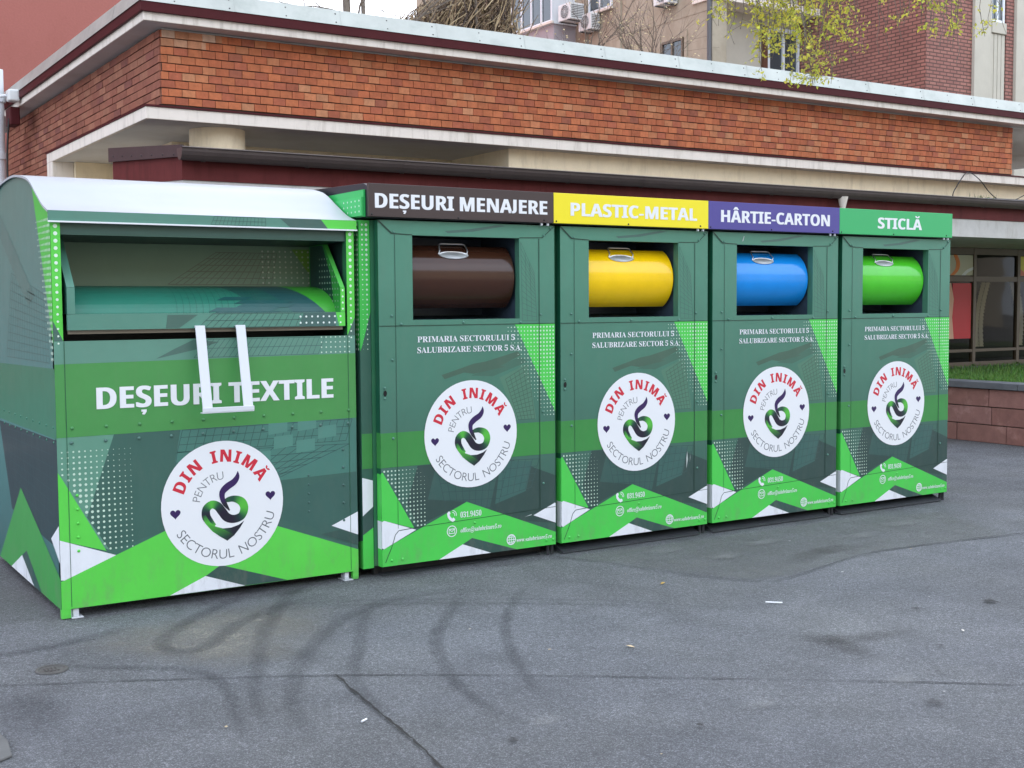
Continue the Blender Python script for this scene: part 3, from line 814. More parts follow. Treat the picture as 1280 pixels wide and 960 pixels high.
def m_wordmarks():
    mb = MB()
    put_text(mb, 'PRIMARIA SECTORULUI 5', 'serif', .241, .909, 1.344, .033, dplace, 0, WHT, (0,), .0034); mb.cut()
    put_text(mb, 'SALUBRIZARE SECTOR 5 S.A.', 'serif', .238, .957, 1.282, .033, dplace, 0, WHT, (0,), .0034); mb.cut()
    put_text(mb, '031.9450', 'serif', .515, .662, .302, .032, dplace, 0, WHT, (0,), .0034); mb.cut()
    put_text(mb, 'office@salubrizare5.ro', 'serif', .514, .80, .213, .026, dplace, 0, WHT, (0,), .0034, .15); mb.cut()
    put_text(mb, 'www.salubrizare5.ro', 'serif', .907, 1.170, .112, .024, dplace, 0, WHT, (0,), .0034, .15); mb.cut()
    def ringp(cx, cz, r, w, n=20, a0=0, a1=360):
        for k in range(n):
            p, q = R(a0+(a1-a0)*k/n), R(a0+(a1-a0)*(k+1)/n)
            mb.face([dplace(cx+r*math.cos(p), cz+r*math.sin(p), .0034), dplace(cx+r*math.cos(q), cz+r*math.sin(q), .0034),
                     dplace(cx+(r-w)*math.cos(q), cz+(r-w)*math.sin(q), .0034), dplace(cx+(r-w)*math.cos(p), cz+(r-w)*math.sin(p), .0034)], 0, WHT)
    # telephone receiver with waves
    rec = [(-.022, .028), (-.030, .018), (-.026, -.004), (-.012, -.022), (.006, -.032), (.020, -.026), (.022, -.018), (.010, -.008), (.003, -.013), (-.008, -.003), (-.014, .010), (-.008, .014), (-.012, .028)]
    mb.face([dplace(.457+x*1.05, .316+z*1.05, .0034) for x, z in rec], 0, WHT)
    ringp(.462, .322, .018, .004, 8, -20, 95); ringp(.462, .322, .029, .004, 8, -15, 90)
    mb.cut()
    # envelope in a ring
    ringp(.457, .227, .034, .005)
    def ln(a, b, w=.004):
        dx, dz = b[0]-a[0], b[1]-a[1]; l = math.hypot(dx, dz); nx, nz = -dz/l*w/2, dx/l*w/2
        mb.face([dplace(a[0]+nx, a[1]+nz, .0036), dplace(a[0]-nx, a[1]-nz, .0036), dplace(b[0]-nx, b[1]-nz, .0036), dplace(b[0]+nx, b[1]+nz, .0036)], 0, WHT)
    ex, ez = .457, .227
    for a, b in (((-.019, -.013), (.019, -.013)), ((.019, -.013), (.019, .013)), ((.019, .013), (-.019, .013)), ((-.019, .013), (-.019, -.013)), ((-.019, .013), (0, -.002)), ((0, -.002), (.019, .013))):
        ln((ex+a[0], ez+a[1]), (ex+b[0], ez+b[1]))
    mb.cut()
    # globe
    gx, gz = .871, .132
    ringp(gx, gz, .033, .006); ln((gx-.03, gz), (gx+.03, gz)); ln((gx, gz-.03), (gx, gz+.03)); ln((gx-.026, gz+.015), (gx+.026, gz+.015)); ln((gx-.026, gz-.015), (gx+.026, gz-.015))
    for sx in (-1, 1):
        pr = None
        for k in range(7):
            a = R(-90+30*k); p = (gx+sx*.016*math.cos(a), gz+.03*math.sin(a))
            if pr: ln(pr, p)
            pr = p
    return mb

BINS = [
    ('brown', 'brown', 'DEȘEURI MENAJERE', .03, 1.20, .110, 'green printed waste bin with brown rolling drum under dark brown sign'),
    ('yellow', 'yellow', 'PLASTIC-METAL', .115, 1.145, .108, 'green printed waste bin with yellow rolling drum under yellow sign'),
    ('blue', 'purple', 'HÂRTIE-CARTON', .10, 1.15, .108, 'green printed waste bin with blue rolling drum under purple sign'),
    ('green', 'green', 'STICLĂ', .395, .885, .108, 'green printed waste bin with bright green rolling drum under green sign'),
]
for i, (dc, sc_, word, wx0, wx1, wh, lab) in enumerate(BINS):
    t = thing('recycling_bin', lab, 'recycling bin', (3.095+i*PITCH_, D, 0), 0, 'row of four drum recycling bins')
    part('body', 'body', m_body, M['wrap'], t)
    hd = part('header', 'header_box', m_header, M['roofdark'], t, .004)
    dr = part('door', 'door', door_graphics, M['wrap'], t)
    for (bi, pts) in ((1, [(1.015, .46), (1.028, .52), (1.022, .575), (1.014, .53)]), (1, [(1.045, .50), (1.049, .53), (1.047, .56)]), (2, [(.262, 1.975), (.272, 1.98), (.283, 2.012), (.276, 2.01)]), (0, [(.97, .262), (1.02, .268), (1.02, .274)]), (3, [(.70, .20), (.76, .215), (.755, .220)])):
        if bi == i:
            sc = MB(); sc.face([dplace(u, z, .0040) for u, z in pts]); sc.build('scratch', M['scratch'], dr)
    part('recess', 'chute_recess', m_recess, M['navy'], dr)
    if 'words' not in MESH:
        MESH['words'] = [(o.name.split('.')[0], o.data) for o in m_wordmarks().build_each('small_lettering', M['ink'], dr)]
    else:
        for nm, me in MESH['words']: link(nm, me, dr)
    if 'emb' not in MESH:
        d_, rest = emblem_meshes(.598, .795, .318, lambda u, z, l: (u, -.0026-l, z))
        e = d_.build('emblem', M['white'], dr); MESH['emb'] = e.data
        MESH['emb_rest'] = [(nm, m_.build(nm, M['ink'], e).data) for m_, nm in rest]
    else:
        e = link('emblem', MESH['emb'], dr)
        for nm, me in MESH['emb_rest']: link(nm, me, e)
    db = drum_mesh().build('drum', M['drum_'+dc], t, 0, label='%s glossy drum' % ('bright green' if dc == 'green' else dc))
    b_ = db.modifiers.new('bevel', 'BEVEL'); b_.width = .004; b_.segments = 2; b_.limit_method = 'ANGLE'
    part('handle', 'handle', handle_mesh, M['steel'], db)
    sg = MB(); sg.box(-.073, 1.1713-.0015, -.040, -.018, 2.050, 2.2335)
    s_ = sg.build('sign_board', M['sign_'+sc_], t, .0015, 1, label='%s sign board' % {'brown': 'dark brown'}.get(sc_, sc_))
    lt = MB()
    put_text(lt, word, 'heavy', -.073+wx0, -.073+wx1, 2.099, wh*.735, lambda u, z, l: (u, -.040-l, z), 0, WHT, (-.034, .034, -.017, .017, 0), .0008)
    lt.build('sign_lettering', M['white'], s_)
    fx = MB()
    for q in (1.09, 1.135): fx.box(q-.006, q+.006, -.030, -.018, 2.034, 2.0495); fx.cut()
    fx.build_each('sign_clip', M['galv'], s_)
    fx = MB()
    for q, zz in ((-.055, 2.062), (.50, 2.060), (1.10, 2.066)): fx.dome((q, -.0405, zz), (0, -1, 0), .006, .004); fx.cut()
    fx.build_each('screw', M['screw'], s_)
    part('base', 'base', m_base, M['under'], t)
    rp = part('ramp', 'ramp_plate', m_ramp, M['ramp'], t, .003)
    if i == 0: rp.location = (.03, .072, -.001); rp.scale = (.97, 1, .55)
    if i == 0:      # the printed end panel at the row's left end
        ep = MB(); x0, x1, y0 = -.088, -.022, .062
        ep.box(x0, x1, y0, 1.25, .055, 2.036, 0, (.035, .115, .08))
        f = lambda pts, c, l: ep.face([(x, y0-l, z) for x, z in pts], 0, c)
        s = lambda pts, c, l: ep.face([(x0-l, y0+v, z) for v, z in pts], 0, c)
        f([(x0, .056), (x1, .056), (x1, .29), (x0, .25)], LIME, .0005)
        f([(x0, .25), (x1, .29), (x1, .41), (x0, .36)], LOWC, .0006)
        f([(x0, .36), (x1, .41), (x1, .56), (x0, .58)], WHT, .0007)
        f([(x0, .63), (x1, .63), (x1, .83), (x0, .83)], BAND, .0006)
        f([(x0, 2.035), (x1, 2.035), (x1, 1.52), (x0+.012, 1.33), (x0, 1.30)], (.05, .50, .075), .0006)
        s([(0, 2.035), (.50, 2.035), (.28, 1.6), (0, 1.30)], (.035, .40, .065), .0006)
        s([(0, .056), (1.1, .056), (1.1, .30), (.4, .12), (0, .22)], LIME, .0006)
        for k in range(26):
            z = 2.01-k*.028
            for x, rr in ((-.042, .0085-.0002*k), (-.068, .006-.0002*k)):
                ep.face([(x+rr*math.cos(2*math.pi*j/8), y0-.0012, z+rr*math.sin(2*math.pi*j/8)) for j in range(8)], 0, DOT)
            for j2 in range(8):
                v = .02+j2*.028; rr = .0075-.0006*j2
                ep.face([(x0-.0012, y0+v+rr*math.cos(2*math.pi*j/7), z+rr*math.sin(2*math.pi*j/7)) for j in range(7)], 0, DOT)
        ep.build('end_panel', M['wrap'], t)
        ec = MB(); ec.box(-.085, -.0735, .00, 1.25, 2.05, 2.20, 0, (.03, .42, .10))
        ec.box(-.098, -.086, .0, .4, 2.055, 2.16, 0, (.035, .46, .11))
        for k in range(5):
            for j2 in range(3):
                ec.face([(-.0985, .03+k*.05+.006*math.cos(2*math.pi*j/7), 2.08+j2*.03+.006*math.sin(2*math.pi*j/7)) for j in range(7)], 0, DOT)
        ec.build('header_end_plate', M['wrap'], t)

# ------------------------------------------------------------------ TEXTILE BANK
TX, TY = 1.352, 6.291
tb = thing('textile_bank', 'large green textile bank with curved white hood and open chute', 'clothes bank', (TX, TY, 0))
W = 1.625; DEP = 1.80
ctl = [(-.022, 2.030), (.10, 2.068), (.226, 2.128), (.43, 2.222), (.73, 2.268), (.98, 2.272), (1.25, 2.246), (1.5, 2.15), (1.7, 2.02), (1.82, 1.90)]
arc = crm(ctl, 6)
# side panels
def prof_z(v):
    for a, b in zip(arc, arc[1:]):
        if a[0] <= v <= b[0]: return a[1]+(b[1]-a[1])*(v-a[0])/(b[0]-a[0])
    return 2.0
def side_panel(x, sgn):
    mb = MB()
    pts = [(.004, .05), (DEP, .05)]+[(v, prof_z(v)-.012) for v in [DEP-k*DEP/30 for k in range(30)]+[.004]]
    top, mid, low = (.088, .20, .165), (.060, .205, .190), (.022, .105, .105)
    def gc(z): return lerp(low, mid, min(1, max(0, z-.05)/.9)) if z < .95 else lerp(mid, top, (z-.95)/1.3)
    # rows of the side print
    zs = [.05+k*.12 for k in range(17)]
    n = 30
    for i in range(n):
        va, vb = DEP*i/n, DEP*(i+1)/n
        za, zb_ = prof_z(va)-.012, prof_z(vb)-.012
        for k in range(20):
            f0, f1 = k/20, (k+1)/20
            q = [(va, .05+(za-.05)*f0), (vb, .05+(zb_-.05)*f0), (vb, .05+(zb_-.05)*f1), (va, .05+(za-.05)*f1)]
            mb.face([(x, v, z) for v, z in q], 0, [gc(z) for v, z in q])
    # inner skin and rim
    xi = x-sgn*.02
    mb.face([(xi, v, z) for v, z in pts], 0, (.02, .06, .05))
    for a, b in zip(pts, pts[1:]+pts[:1]):
        mb.face([(x, a[0], a[1]), (x, b[0], b[1]), (xi, b[0], b[1]), (xi, a[0], a[1])], 0, (.03, .1, .08))
    P = lambda p, c, l: mb.face([(x+sgn*l, v, z) for v, z in p], 0, c)
    if sgn < 0:
        P([(0, .905), (DEP, .905), (DEP, 1.23), (0, 1.255)], (.030, .18, .105), .0004)
        P([(0, .90), (1.5, .89), (1.2, .40), (0, .35)], (.009, .040, .046), .0004)
        grid(mb, lambda v, z, l: (x-l, v, z), [(.1, .45), (1.1, .55), (1.3, .86), (.1, .88)], 14, 7, .004, (.016, .062, .068), .0006)
        grid(mb, lambda v, z, l: (x-l, v, z), [(.1, 1.28), (1.2, 1.28), (1.0, 1.75), (.15, 1.62)], 16, 10, .004, (.045, .14, .125), .0006)
        for k in range(9):
            v0 = .40+.09*k; z0 = 1.62+.05*k
            P([(v0, z0), (v0+.16, z0-.05), (v0+.40, z0+.06), (v0+.24, z0+.11)], (.072, .175, .150), .0006+.0002*(k % 3))
        dk = (.018, .075, .066)
        P([(.924, .555), (1.62, .051), (0, .051), (0, .205)], (.038, .30, .055), .0010)
        P([(.944, .17), (.814, .217), (.45, .051), (.643, .051)], dk, .0014)
        P([(1.265, .051), (.944, .170), (.643, .051)], WHT, .0016)
        P([(0, .475), (.183, .384), (0, .285)], WHT, .0016)
        P([(1.56, .47), (1.78, .62), (1.78, .30)], WHT, .0016)
        P([(1.70, .75), (1.79, .95), (1.79, .60)], LIMT, .0014)
        lp = [(.40, prof_z(.40)-.014)]+[(v, prof_z(v)-.014) for v in (.33, .26, .2, .14, .08, .03, 0)]+[(0, 1.37)]
        P(lp, (.055, .47, .065), .0012)
        dots(mb, lambda v, z, l: (x-l, v, z), lambda v, z: v < .03+(z-1.25)*.42 and z < 2.02, .018, .34, 1.30, 2.0, .030,
             lambda v, z: .0095-.018*v, DOT, .0018)
        for k in range(11):
            for zz in (.96, .885):
                mb.dome((x, .06+k*.16, zz), (-1, 0, 0), .008, .005, 0, (.035, .16, .10))
    return mb
side_panel(0, -1).build('side_panel', M['wrap'], tb)
side_panel(W, 1).build('side_panel', M['wrap'], tb)

def tplace(u, z, lift): return (u, -lift, z)
fp = MB()
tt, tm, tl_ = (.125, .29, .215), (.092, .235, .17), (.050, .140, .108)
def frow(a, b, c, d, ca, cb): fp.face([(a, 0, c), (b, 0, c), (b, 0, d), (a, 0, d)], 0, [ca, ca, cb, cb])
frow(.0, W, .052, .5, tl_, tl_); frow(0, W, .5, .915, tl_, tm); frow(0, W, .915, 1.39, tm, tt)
fp.box(0, W, .0006, .03, .05, 1.3895, 0, (.03, .10, .08))
P = lambda pts, col, lift: fp.face([tplace(u, z, lift) for u, z in pts], 0, col)
P([(0, .915), (.279, .915), (.135, .504), (.24, .33), (0, .42)], (.12, .29, .205), .0004)
P([(.279, .915), (.135, .504), (.24, .33), (.525, .395), (.79, .46), (1.62, .20), (W, .925)], (.046, .122, .096), .0006)
P([(.62, .92), (.55, .55), (.9, .60), (1.62, .62), (W, .925)], (.064, .190, .150), .0008)
grid(fp, tplace, [(.60, .80), (1.56, .80), (1.60, .92), (.63, .915)], 22, 3, .0035, (.04, .10, .09), .0010)
grid(fp, tplace, [(.55, .52), (1.15, .62), (1.58, .78), (.60, .80)], 13, 5, .0035, (.04, .095, .09), .0010)
for k, (a, b) in enumerate(((1.00, .70), (1.13, .78), (1.26, .75), (1.39, .82), (1.10, .86), (1.27, .87))):
    P([(a, b), (a+.11, b+.01), (a+.112, b+.075), (a+.003, b+.068)], (.085, .235, .185), .0012)
P([(1.15, .40), (1.62, .22), (1.62, .62), (1.3, .56)], (.044, .118, .096), .0010)
P([(0, .912), (W, .926), (W, 1.290), (0, 1.276)], BANT, .0014)
P([(.05, 1.277), (1.57, 1.289), (1.57, 1.388), (.05, 1.388)], (.115, .27, .20), .0012)
grid(fp, tplace, [(.70, 1.29), (1.40, 1.292), (1.44, 1.385), (.78, 1.385)], 22, 2, .003, (.06, .14, .12), .0016)
P([(.50, 1.29), (.70, 1.33), (.84, 1.37), (.70, 1.385), (.60, 1.34)], (.075, .155, .125), .0016)
P([(0, .74), (.018, .711), (.226, .325), (.016, .396), (0, .402)], LIMT, .0018)
dots(fp, tplace, lambda u, z: u > .018+(.711-z)/(.386)*.208+.012 and u > .02 and u < .36 and z < .90-.25*abs(u-.15), .022, .36, .335, .86, .028,
     lambda u, z: max(.0018, .0088-.020*abs(u-.10)-.014*max(0, z-.6)), DOT, .0018)
P([(0, .195), (.017, .199), (.525, .395), (.785, .496), (1.152, .354), (W, .174), (W, .052), (0, .052)], LIMT, .0022)
P([(0, .402), (.016, .396), (.273, .298), (.017, .199), (0, .202)], WHT, .0026)
P([(.735, .132), (.818, .181), (1.155, .066), (1.195, .053), (.95, .053)], LOWC, .0026)
P([(.543, .053), (.735, .132), (.952, .053)], WHT, .0028)
P([(1.463, .326), (W, .391), (W, .259)], WHT, .0026)
P([(1.53, .30), (W, .257), (W, .20), (1.40, .285)], LOWC, .0024)
for x, w in ((.047, .003), (1.578, .003)):
    P([(x, .06), (x+w, .06), (x+w, 1.39), (x, 1.39)], (.02, .10, .05), .0032)
dots(fp, tplace, lambda u, z: True, 1.42, 1.60, 1.30, 1.385, .028, lambda u, z: .0045, DOT, .0030)
for k in range(10):
    fp.dome((.075+k*.167, -.002, .957+.0015*k), (0, -1, 0), .0095, .007, 0, (.06, .24, .075))
    fp.dome((.070+k*.167, -.002, .884+.0015*k), (0, -1, 0), .0095, .007, 0, (.07, .16, .13))
for k in range(5):
    fp.dome((.09, -.003, .62-k*.07), (0, -1, 0), .008, .006, 0, LIMT); fp.dome((1.54, -.002, .75-k*.10), (0, -1, 0), .008, .006, 0, (.055, .13, .11))
    fp.dome((1.33, -.002, .62-k*.05), (0, -1, 0), .006, .004, 0, (.055, .13, .11))
fpo = fp.build('front_panel', M['wrap'], tb)
lt = MB()
put_text(lt, 'DEȘEURI TEXTILE', 'heavy', .186, 1.492, 1.046, .108, tplace, 0, WHT, (-.034, .034, -.017, .017, 0), .0036)
lt.build('lettering', M['white'], fpo)
d_, rest = emblem_meshes(.842, .510, .335, lambda u, z, l: (u, -.0028-l, z))
e = d_.build('emblem', M['white'], fpo)
for m_, nm in rest: m_.build(nm, M['ink'], e)

# corner posts beside the chute
def post(x0, x1, flip):
    mb = MB()
    mb.box(x0, x1, .0, .05, 1.3905, 1.985, 0, (.03, .15, .07))
    f = lambda pts, c, l: mb.face([(x, -l, z) for x, z in pts], 0, c)
    out, inn = (x1, x0) if flip else (x0, x1)
    f([(out, 1.985), (inn, 1.985), (inn, 1.391), (out, 1.49)] if not flip else [(inn, 1.985), (out, 1.985), (out, 1.49), (inn, 1.391)], LIMT, .0006)
    f([(out, 1.391), (inn, 1.391), (out, 1.49)], (.07, .15, .12), .0006)
    cx = (x0+x1)/2
    for k in range(17):
        z = 1.955-k*.036; rr = max(.003, .0105-.00035*k)
        f([(cx+rr*math.cos(2*math.pi*j/10), z+rr*math.sin(2*math.pi*j/10)) for j in range(10)], (.7, .85, .7), .0012)
    return mb
post(.0, .046, False).build('corner_post', M['wrap'], tb)
post(1.579, W, True).build('corner_post', M['wrap'], tb)

# hood
hd = MB(); x0, x1 = -.014, W+.008
top = [(v, z) for v, z in arc]
th = .012
V = [(x0, v, z) for v, z in top]+[(x1, v, z) for v, z in top]; n = len(top)
hd.raw(V, [(i, n+i, n+i+1, i+1) for i in range(n-1)], 0, smooth=True)
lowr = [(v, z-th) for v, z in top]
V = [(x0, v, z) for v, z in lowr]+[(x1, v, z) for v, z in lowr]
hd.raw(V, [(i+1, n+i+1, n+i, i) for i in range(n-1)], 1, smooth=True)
for x in (x0, x1):
    hd.raw([(x, v, z) for v, z in top]+[(x, v, z) for v, z in lowr], [(i, i+1, n+i+1, n+i) for i in range(n-1)], 0)
hd.raw([(x0, *top[-1]), (x1, *top[-1]), (x1, *lowr[-1]), (x0, *lowr[-1])], [(0, 1, 2, 3)], 0)
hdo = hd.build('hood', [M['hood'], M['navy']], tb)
fl = MB()
fl.box(x0, x1, -.0225, -.016, 1.980, 2.0295, 0, (.095, .24, .18))
P2 = lambda pts, c, l: fl.face([(u, -.0225-l, z) for u, z in pts], 0, c)
P2([(1.42, 2.029), (1.46, 1.981), (x1, 1.981), (x1, 2.029)], LIMT, .0005)
P2([(1.18, 2.029), (1.24, 1.981), (1.46, 1.981), (1.42, 2.029)], (.055, .12, .10), .0005)
grid(fl, lambda u, z, l: (u, -.0225-l, z), [(.80, 1.983), (1.10, 1.983), (1.10, 2.027), (.82, 2.027)], 14, 2, .003, (.06, .14, .11), .0007)
fl.build('hood_flap', M['wrap'], hdo)
dp = MB(); dp.box(x0, x1+.004, -.0285, -.0160, 1.9715, 1.9795); dp.build('drip_edge', M['white'], hdo, .001, 1)

# header, back sheet, inner drum of the chute
ch = MB()
ch.box(.047, 1.578, .012, .03, 1.915, 1.972, 0, (.040, .10, .075))
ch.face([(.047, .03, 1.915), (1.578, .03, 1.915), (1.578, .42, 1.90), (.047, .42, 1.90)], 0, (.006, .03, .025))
ch.face([(.047, .42, 1.66), (1.578, .42, 1.66), (1.578, .43, 1.90), (.047, .43, 1.90)], 0, (.125, .21, .125))
grid(ch, lambda u, z, l: (u, .42+(z-1.66)*.04-.001-l, z), [(.70, 1.68), (1.30, 1.68), (1.34, 1.86), (.98, 1.86)], 14, 5, .004, (.100, .13, .078), .0005)
ch.face([(u, .418+(z-1.66)*.04, z) for u, z in ((1.43, 1.885), (1.568, 1.885), (1.568, 1.70))], 0, (.12, .25, .03))
for k in range(9):
    for j in range(7):
        u, z = 1.25+k*.035, 1.69+j*.03
        ch.face([(u+.006*math.cos(2*math.pi*q/6), .414+(z-1.66)*.04, z+.006*math.sin(2*math.pi*q/6)) for q in range(6)], 0, (.35, .4, .3))
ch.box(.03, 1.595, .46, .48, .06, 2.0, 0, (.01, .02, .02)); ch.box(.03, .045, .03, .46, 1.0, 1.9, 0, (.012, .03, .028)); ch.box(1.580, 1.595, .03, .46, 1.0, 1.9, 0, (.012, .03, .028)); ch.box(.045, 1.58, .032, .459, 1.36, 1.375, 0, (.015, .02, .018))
cho = ch.build('chute_back', M['olive'], tb)
dm = MB(); n = 14; P_ = []
for k in range(n+1):
    a = R(-14+104*k/n)
    P_.append((.40-.36*math.sin(R(90))*math.cos(a)+0.0, 1.505+.165*math.sin(a)))
DR = (.026, .185, .125)
for k in range(n):
    a, b = P_[k], P_[k+1]
    segs = [(.08, 1.05, DR), (1.05, 1.24, (.018, .10, .082)), (1.24, 1.43, (.020, .085, .085)), (1.43, 1.568, (.05, .36, .035))]
    # printed colours sweep across the drum as curved bands
    for u_0, u_1, c in segs:
        s0 = .22*(1-k/n)**1.3 if u_0 > .1 else 0; s1 = .22*(1-k/n)**1.3 if u_1 < 1.5 else 0
        t0 = .22*(1-(k+1)/n)**1.3 if u_0 > .1 else 0; t1 = .22*(1-(k+1)/n)**1.3 if u_1 < 1.5 else 0
        U = lambda u, s: min(1.568, u-.13+s) if u > .1 and u < 1.5 else u
        dm.face([(U(u_0, s0), *a), (U(u_1, s1), *a), (U(u_1, t1), *b), (U(u_0, t0), *b)], 0, c, True)
for k in range(14):
    u = .62+k*.035
    for j in range(n):
        a, b = P_[j], P_[j+1]
        dm.face([(u+.006*j*.5, a[0]-.0012, a[1]+.0008), (u+.003+.006*j*.5, a[0]-.0012, a[1]+.0008), (u+.003+.006*(j+1)*.5, b[0]-.0012, b[1]+.0008), (u+.006*(j+1)*.5, b[0]-.0012, b[1]+.0008)], 0, (.018, .13, .092))
for (ua, ub, j0, j1) in ((.80, 1.15, 2, 4), (.72, .98, 1, 2), (.95, 1.25, 4, 6), (.86, 1.02, 6, 7)):
    for j in range(j0, j1):
        a, b = P_[j], P_[j+1]
        dm.face([(ua, a[0]-.002, a[1]+.0014), (ub, a[0]-.002, a[1]+.0014), (ub+.05, b[0]-.002, b[1]+.0014), (ua+.05, b[0]-.002, b[1]+.0014)], 0, (.014, .085, .08))
dm.build('chute_drum', M['wrap'], tb)
# drawer: lip, side cheeks
lp = MB()
lp.box(.064, 1.556, -.022, -.002, 1.444, 1.522, 0, (.095, .25, .185))
lp.face([(.064, -.022, 1.5225), (1.556, -.022, 1.5225), (1.556, .04, 1.5225), (.064, .04, 1.5225)], 0, (.45, .5, .48))
grid(lp, lambda u, z, l: (u, -.022-l, z), [(.72, 1.447), (1.30, 1.447), (1.33, 1.519), (.80, 1.519)], 15, 2, .0035, (.055, .13, .105), .0006)
lp.face([(u, -.0226, z) for u, z in ((.55, 1.447), (.62, 1.447), (.72, 1.515), (.56, 1.515))], 0, (.065, .14, .11))
lp.face([(u, -.0227, z) for u, z in ((1.28, 1.445), (1.50, 1.445), (1.50, 1.521), (1.31, 1.521))], 0, (.06, .13, .115))
lp.face([(u, -.0229, z) for u, z in ((1.52, 1.445), (1.556, 1.445), (1.556, 1.521), (1.50, 1.521))], 0, LIMT)
for k in range(8):
    for j in range(2):
        lp.face([(1.29+k*.034+.006*math.cos(2*math.pi*q/6), -.0233, 1.465+j*.034+.006*math.sin(2*math.pi*q/6)) for q in range(6)], 0, (.75, .85, .78))
lp.box(.07, 1.55, .0, .02, 1.424, 1.4435, 0, (.22, .19, .14))
lpo = lp.build('chute_lip', M['wrap'], tb)
for (xa, xb, c1, lime) in ((.064, .102, (.095, .25, .185), False), (1.530, 1.556, LIMT, True)):
    ck = MB()
    ck.prism([(-.0215, 1.523), (-.0215, 1.655), (.20, 1.905), (.40, 1.905), (.40, 1.523)], 'x', xa, xb, 0, (.03, .11, .085) if not lime else (.03, .30, .045))
    ck.face([(xa, -.0222, 1.5235), (xb, -.0222, 1.5235), (xb, -.0222, 1.655), (xa, -.0222, 1.655)], 0, c1)
    ck.face([(xa, -.0222, 1.656), (xb, -.0222, 1.656), (xb, .198, 1.906), (xa, .198, 1.906)], 0, lerp(c1, (.02, .1, .06), .3))
    if lime:
        ck.face([(xa-.0006, v, z) for v, z in ((.06, 1.53), (.39, 1.53), (.39, 1.9), (.21, 1.9), (.10, 1.72))], 0, (.010, .045, .038))
        for k in range(8):
            for j in range(9):
                ck.face([(xa-.0012, .01+k*.035+.006*math.cos(2*math.pi*q/6), 1.55+j*.034+.006*math.sin(2*math.pi*q/6)) for q in range(6) ], 0, (.3, .45, .33)) if .01+k*.035 > -.02+max(0, (1.55+j*.034-1.655))*.9 else None
        for k in range(4):
            ck.face([(1.543+.006*math.cos(2*math.pi*q/6), -.0228, 1.54+k*.034+.006*math.sin(2*math.pi*q/6)) for q in range(6)], 0, (.75, .9, .75))
    ck.build('chute_cheek', M['wrap'], lpo)
# drawer handle: two flat bars and a cross bar
hb = MB()
def bar(u):
    w = .026
    A = [(-.024, 1.462), (-.012, 1.462), (-.012, 1.448), (-.035, 1.448), (-.130, 1.012), (-.138, 1.014), (-.041, 1.462)]
    hb.prism([(-.0235, 1.458), (-.040, 1.458), (-.138, 1.014), (-.131, 1.011), (-.036, 1.444), (-.0235, 1.444)], 'x', u-w, u+w)
bar(.724); bar(.943)
hb.box(.694, .973, -.140, -.100, 1.006, 1.0105)
hb.box(.694, .973, -.1405, -.136, 1.0107, 1.036)
hb.build('chute_handle', M['galv'], lpo, .002, 1)
ft = MB()
for xa, xb in ((.046, .105), (1.535, 1.59)):
    for ya in (.004, 1.70):
        ft.box(xa+.01, xb-.02, ya+.005, ya+.06, .008, .0495); ft.box(xa, xb, ya-.012, ya+.08, .001, .008); ft.cut()
ft.build_each('foot', M['galv'], tb, .002, 1)
cf = MB(); cf.box(0, .044, -.001, .03, .006, .0515, 0, LIMT); cf.cut(); cf.box(1.592, W, -.001, .03, .006, .0515, 0, LIMT)
cf.build_each('corner_foot', M['wrap'], tb)
bt = MB(); bt.box(.02, W-.02, .035, DEP-.02, .060, .080); bt.build('floor_pan', M['under'], tb)

# ------------------------------------------------------------------ LOW BRICK BUILDING
lb = thing('brick_pavilion', 'single storey red brick building with white concrete bands and overhanging roof', 'building', (3.09, 10.6, 0))
OX, OY = 3.09, 10.6
def L_(mb): # shift world coordinates into the building's local frame
    mb.v = [(x-OX, y-OY, z) for x, y, z in mb.v]; return mb
def bricks(mb, start, along, outward, length, z0, rows, h, Lb, joint, q, palette, prot=.012):
    ax = Vector(along); on = Vector(outward)
    for r_ in range(rows):
        off = -(Lb*.5 if r_ % 2 else 0)+q.uniform(-.01, .01)
        x = off
        while x < length:
            l = Lb*q.choice((1, 1, 1, 1, .97, 1.04))
            a, b = max(0, x), min(length, x+l-.0045)
            x += l
            if b-a < .02: continue
            c = q.choice(palette); k = q.uniform(.90, 1.10); c = tuple(v*k for v in c)
            p = Vector(start)+ax*a+on*0; z_a = z0+r_*h; z_b = z_a+h-joint
            d = prot+q.uniform(-.003, .003); j = [q.uniform(-.0015, .0015) for _ in range(4)]
            f0 = [p+Vector((0, 0, z_a+j[0])), p+ax*(b-a)+Vector((0, 0, z_a+j[1])), p+ax*(b-a)+Vector((0, 0, z_b+j[2])), p+Vector((0, 0, z_b+j[3]))]
            f1 = [v+on*d for v in f0]
            mb.raw(f0+f1, [(4, 5, 6, 7), (0, 1, 5, 4), (1, 2, 6, 5), (2, 3, 7, 6), (3, 0, 4, 7)], 0, c)
PAL = [(.47, .142, .055)]*8+[(.43, .120, .048)]*7+[(.38, .105, .050)]*3+[(.48, .175, .075)]*4+[(.33, .100, .052), (.49, .21, .10)]
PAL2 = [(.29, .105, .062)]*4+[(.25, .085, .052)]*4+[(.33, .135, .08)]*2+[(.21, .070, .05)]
bw = MB(); q = random.Random(21)
BX, BY = 3.29, 10.80
bricks(bw, (BX, BY, 0), (1, 0, 0), (0, -1, 0), 11.92, 3.335, 9, .0718, .122, .0095, q, PAL)
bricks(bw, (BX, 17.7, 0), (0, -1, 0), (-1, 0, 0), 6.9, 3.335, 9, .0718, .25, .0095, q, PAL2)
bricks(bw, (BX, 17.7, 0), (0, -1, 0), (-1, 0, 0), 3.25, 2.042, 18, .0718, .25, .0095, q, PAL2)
q2 = random.Random(4)
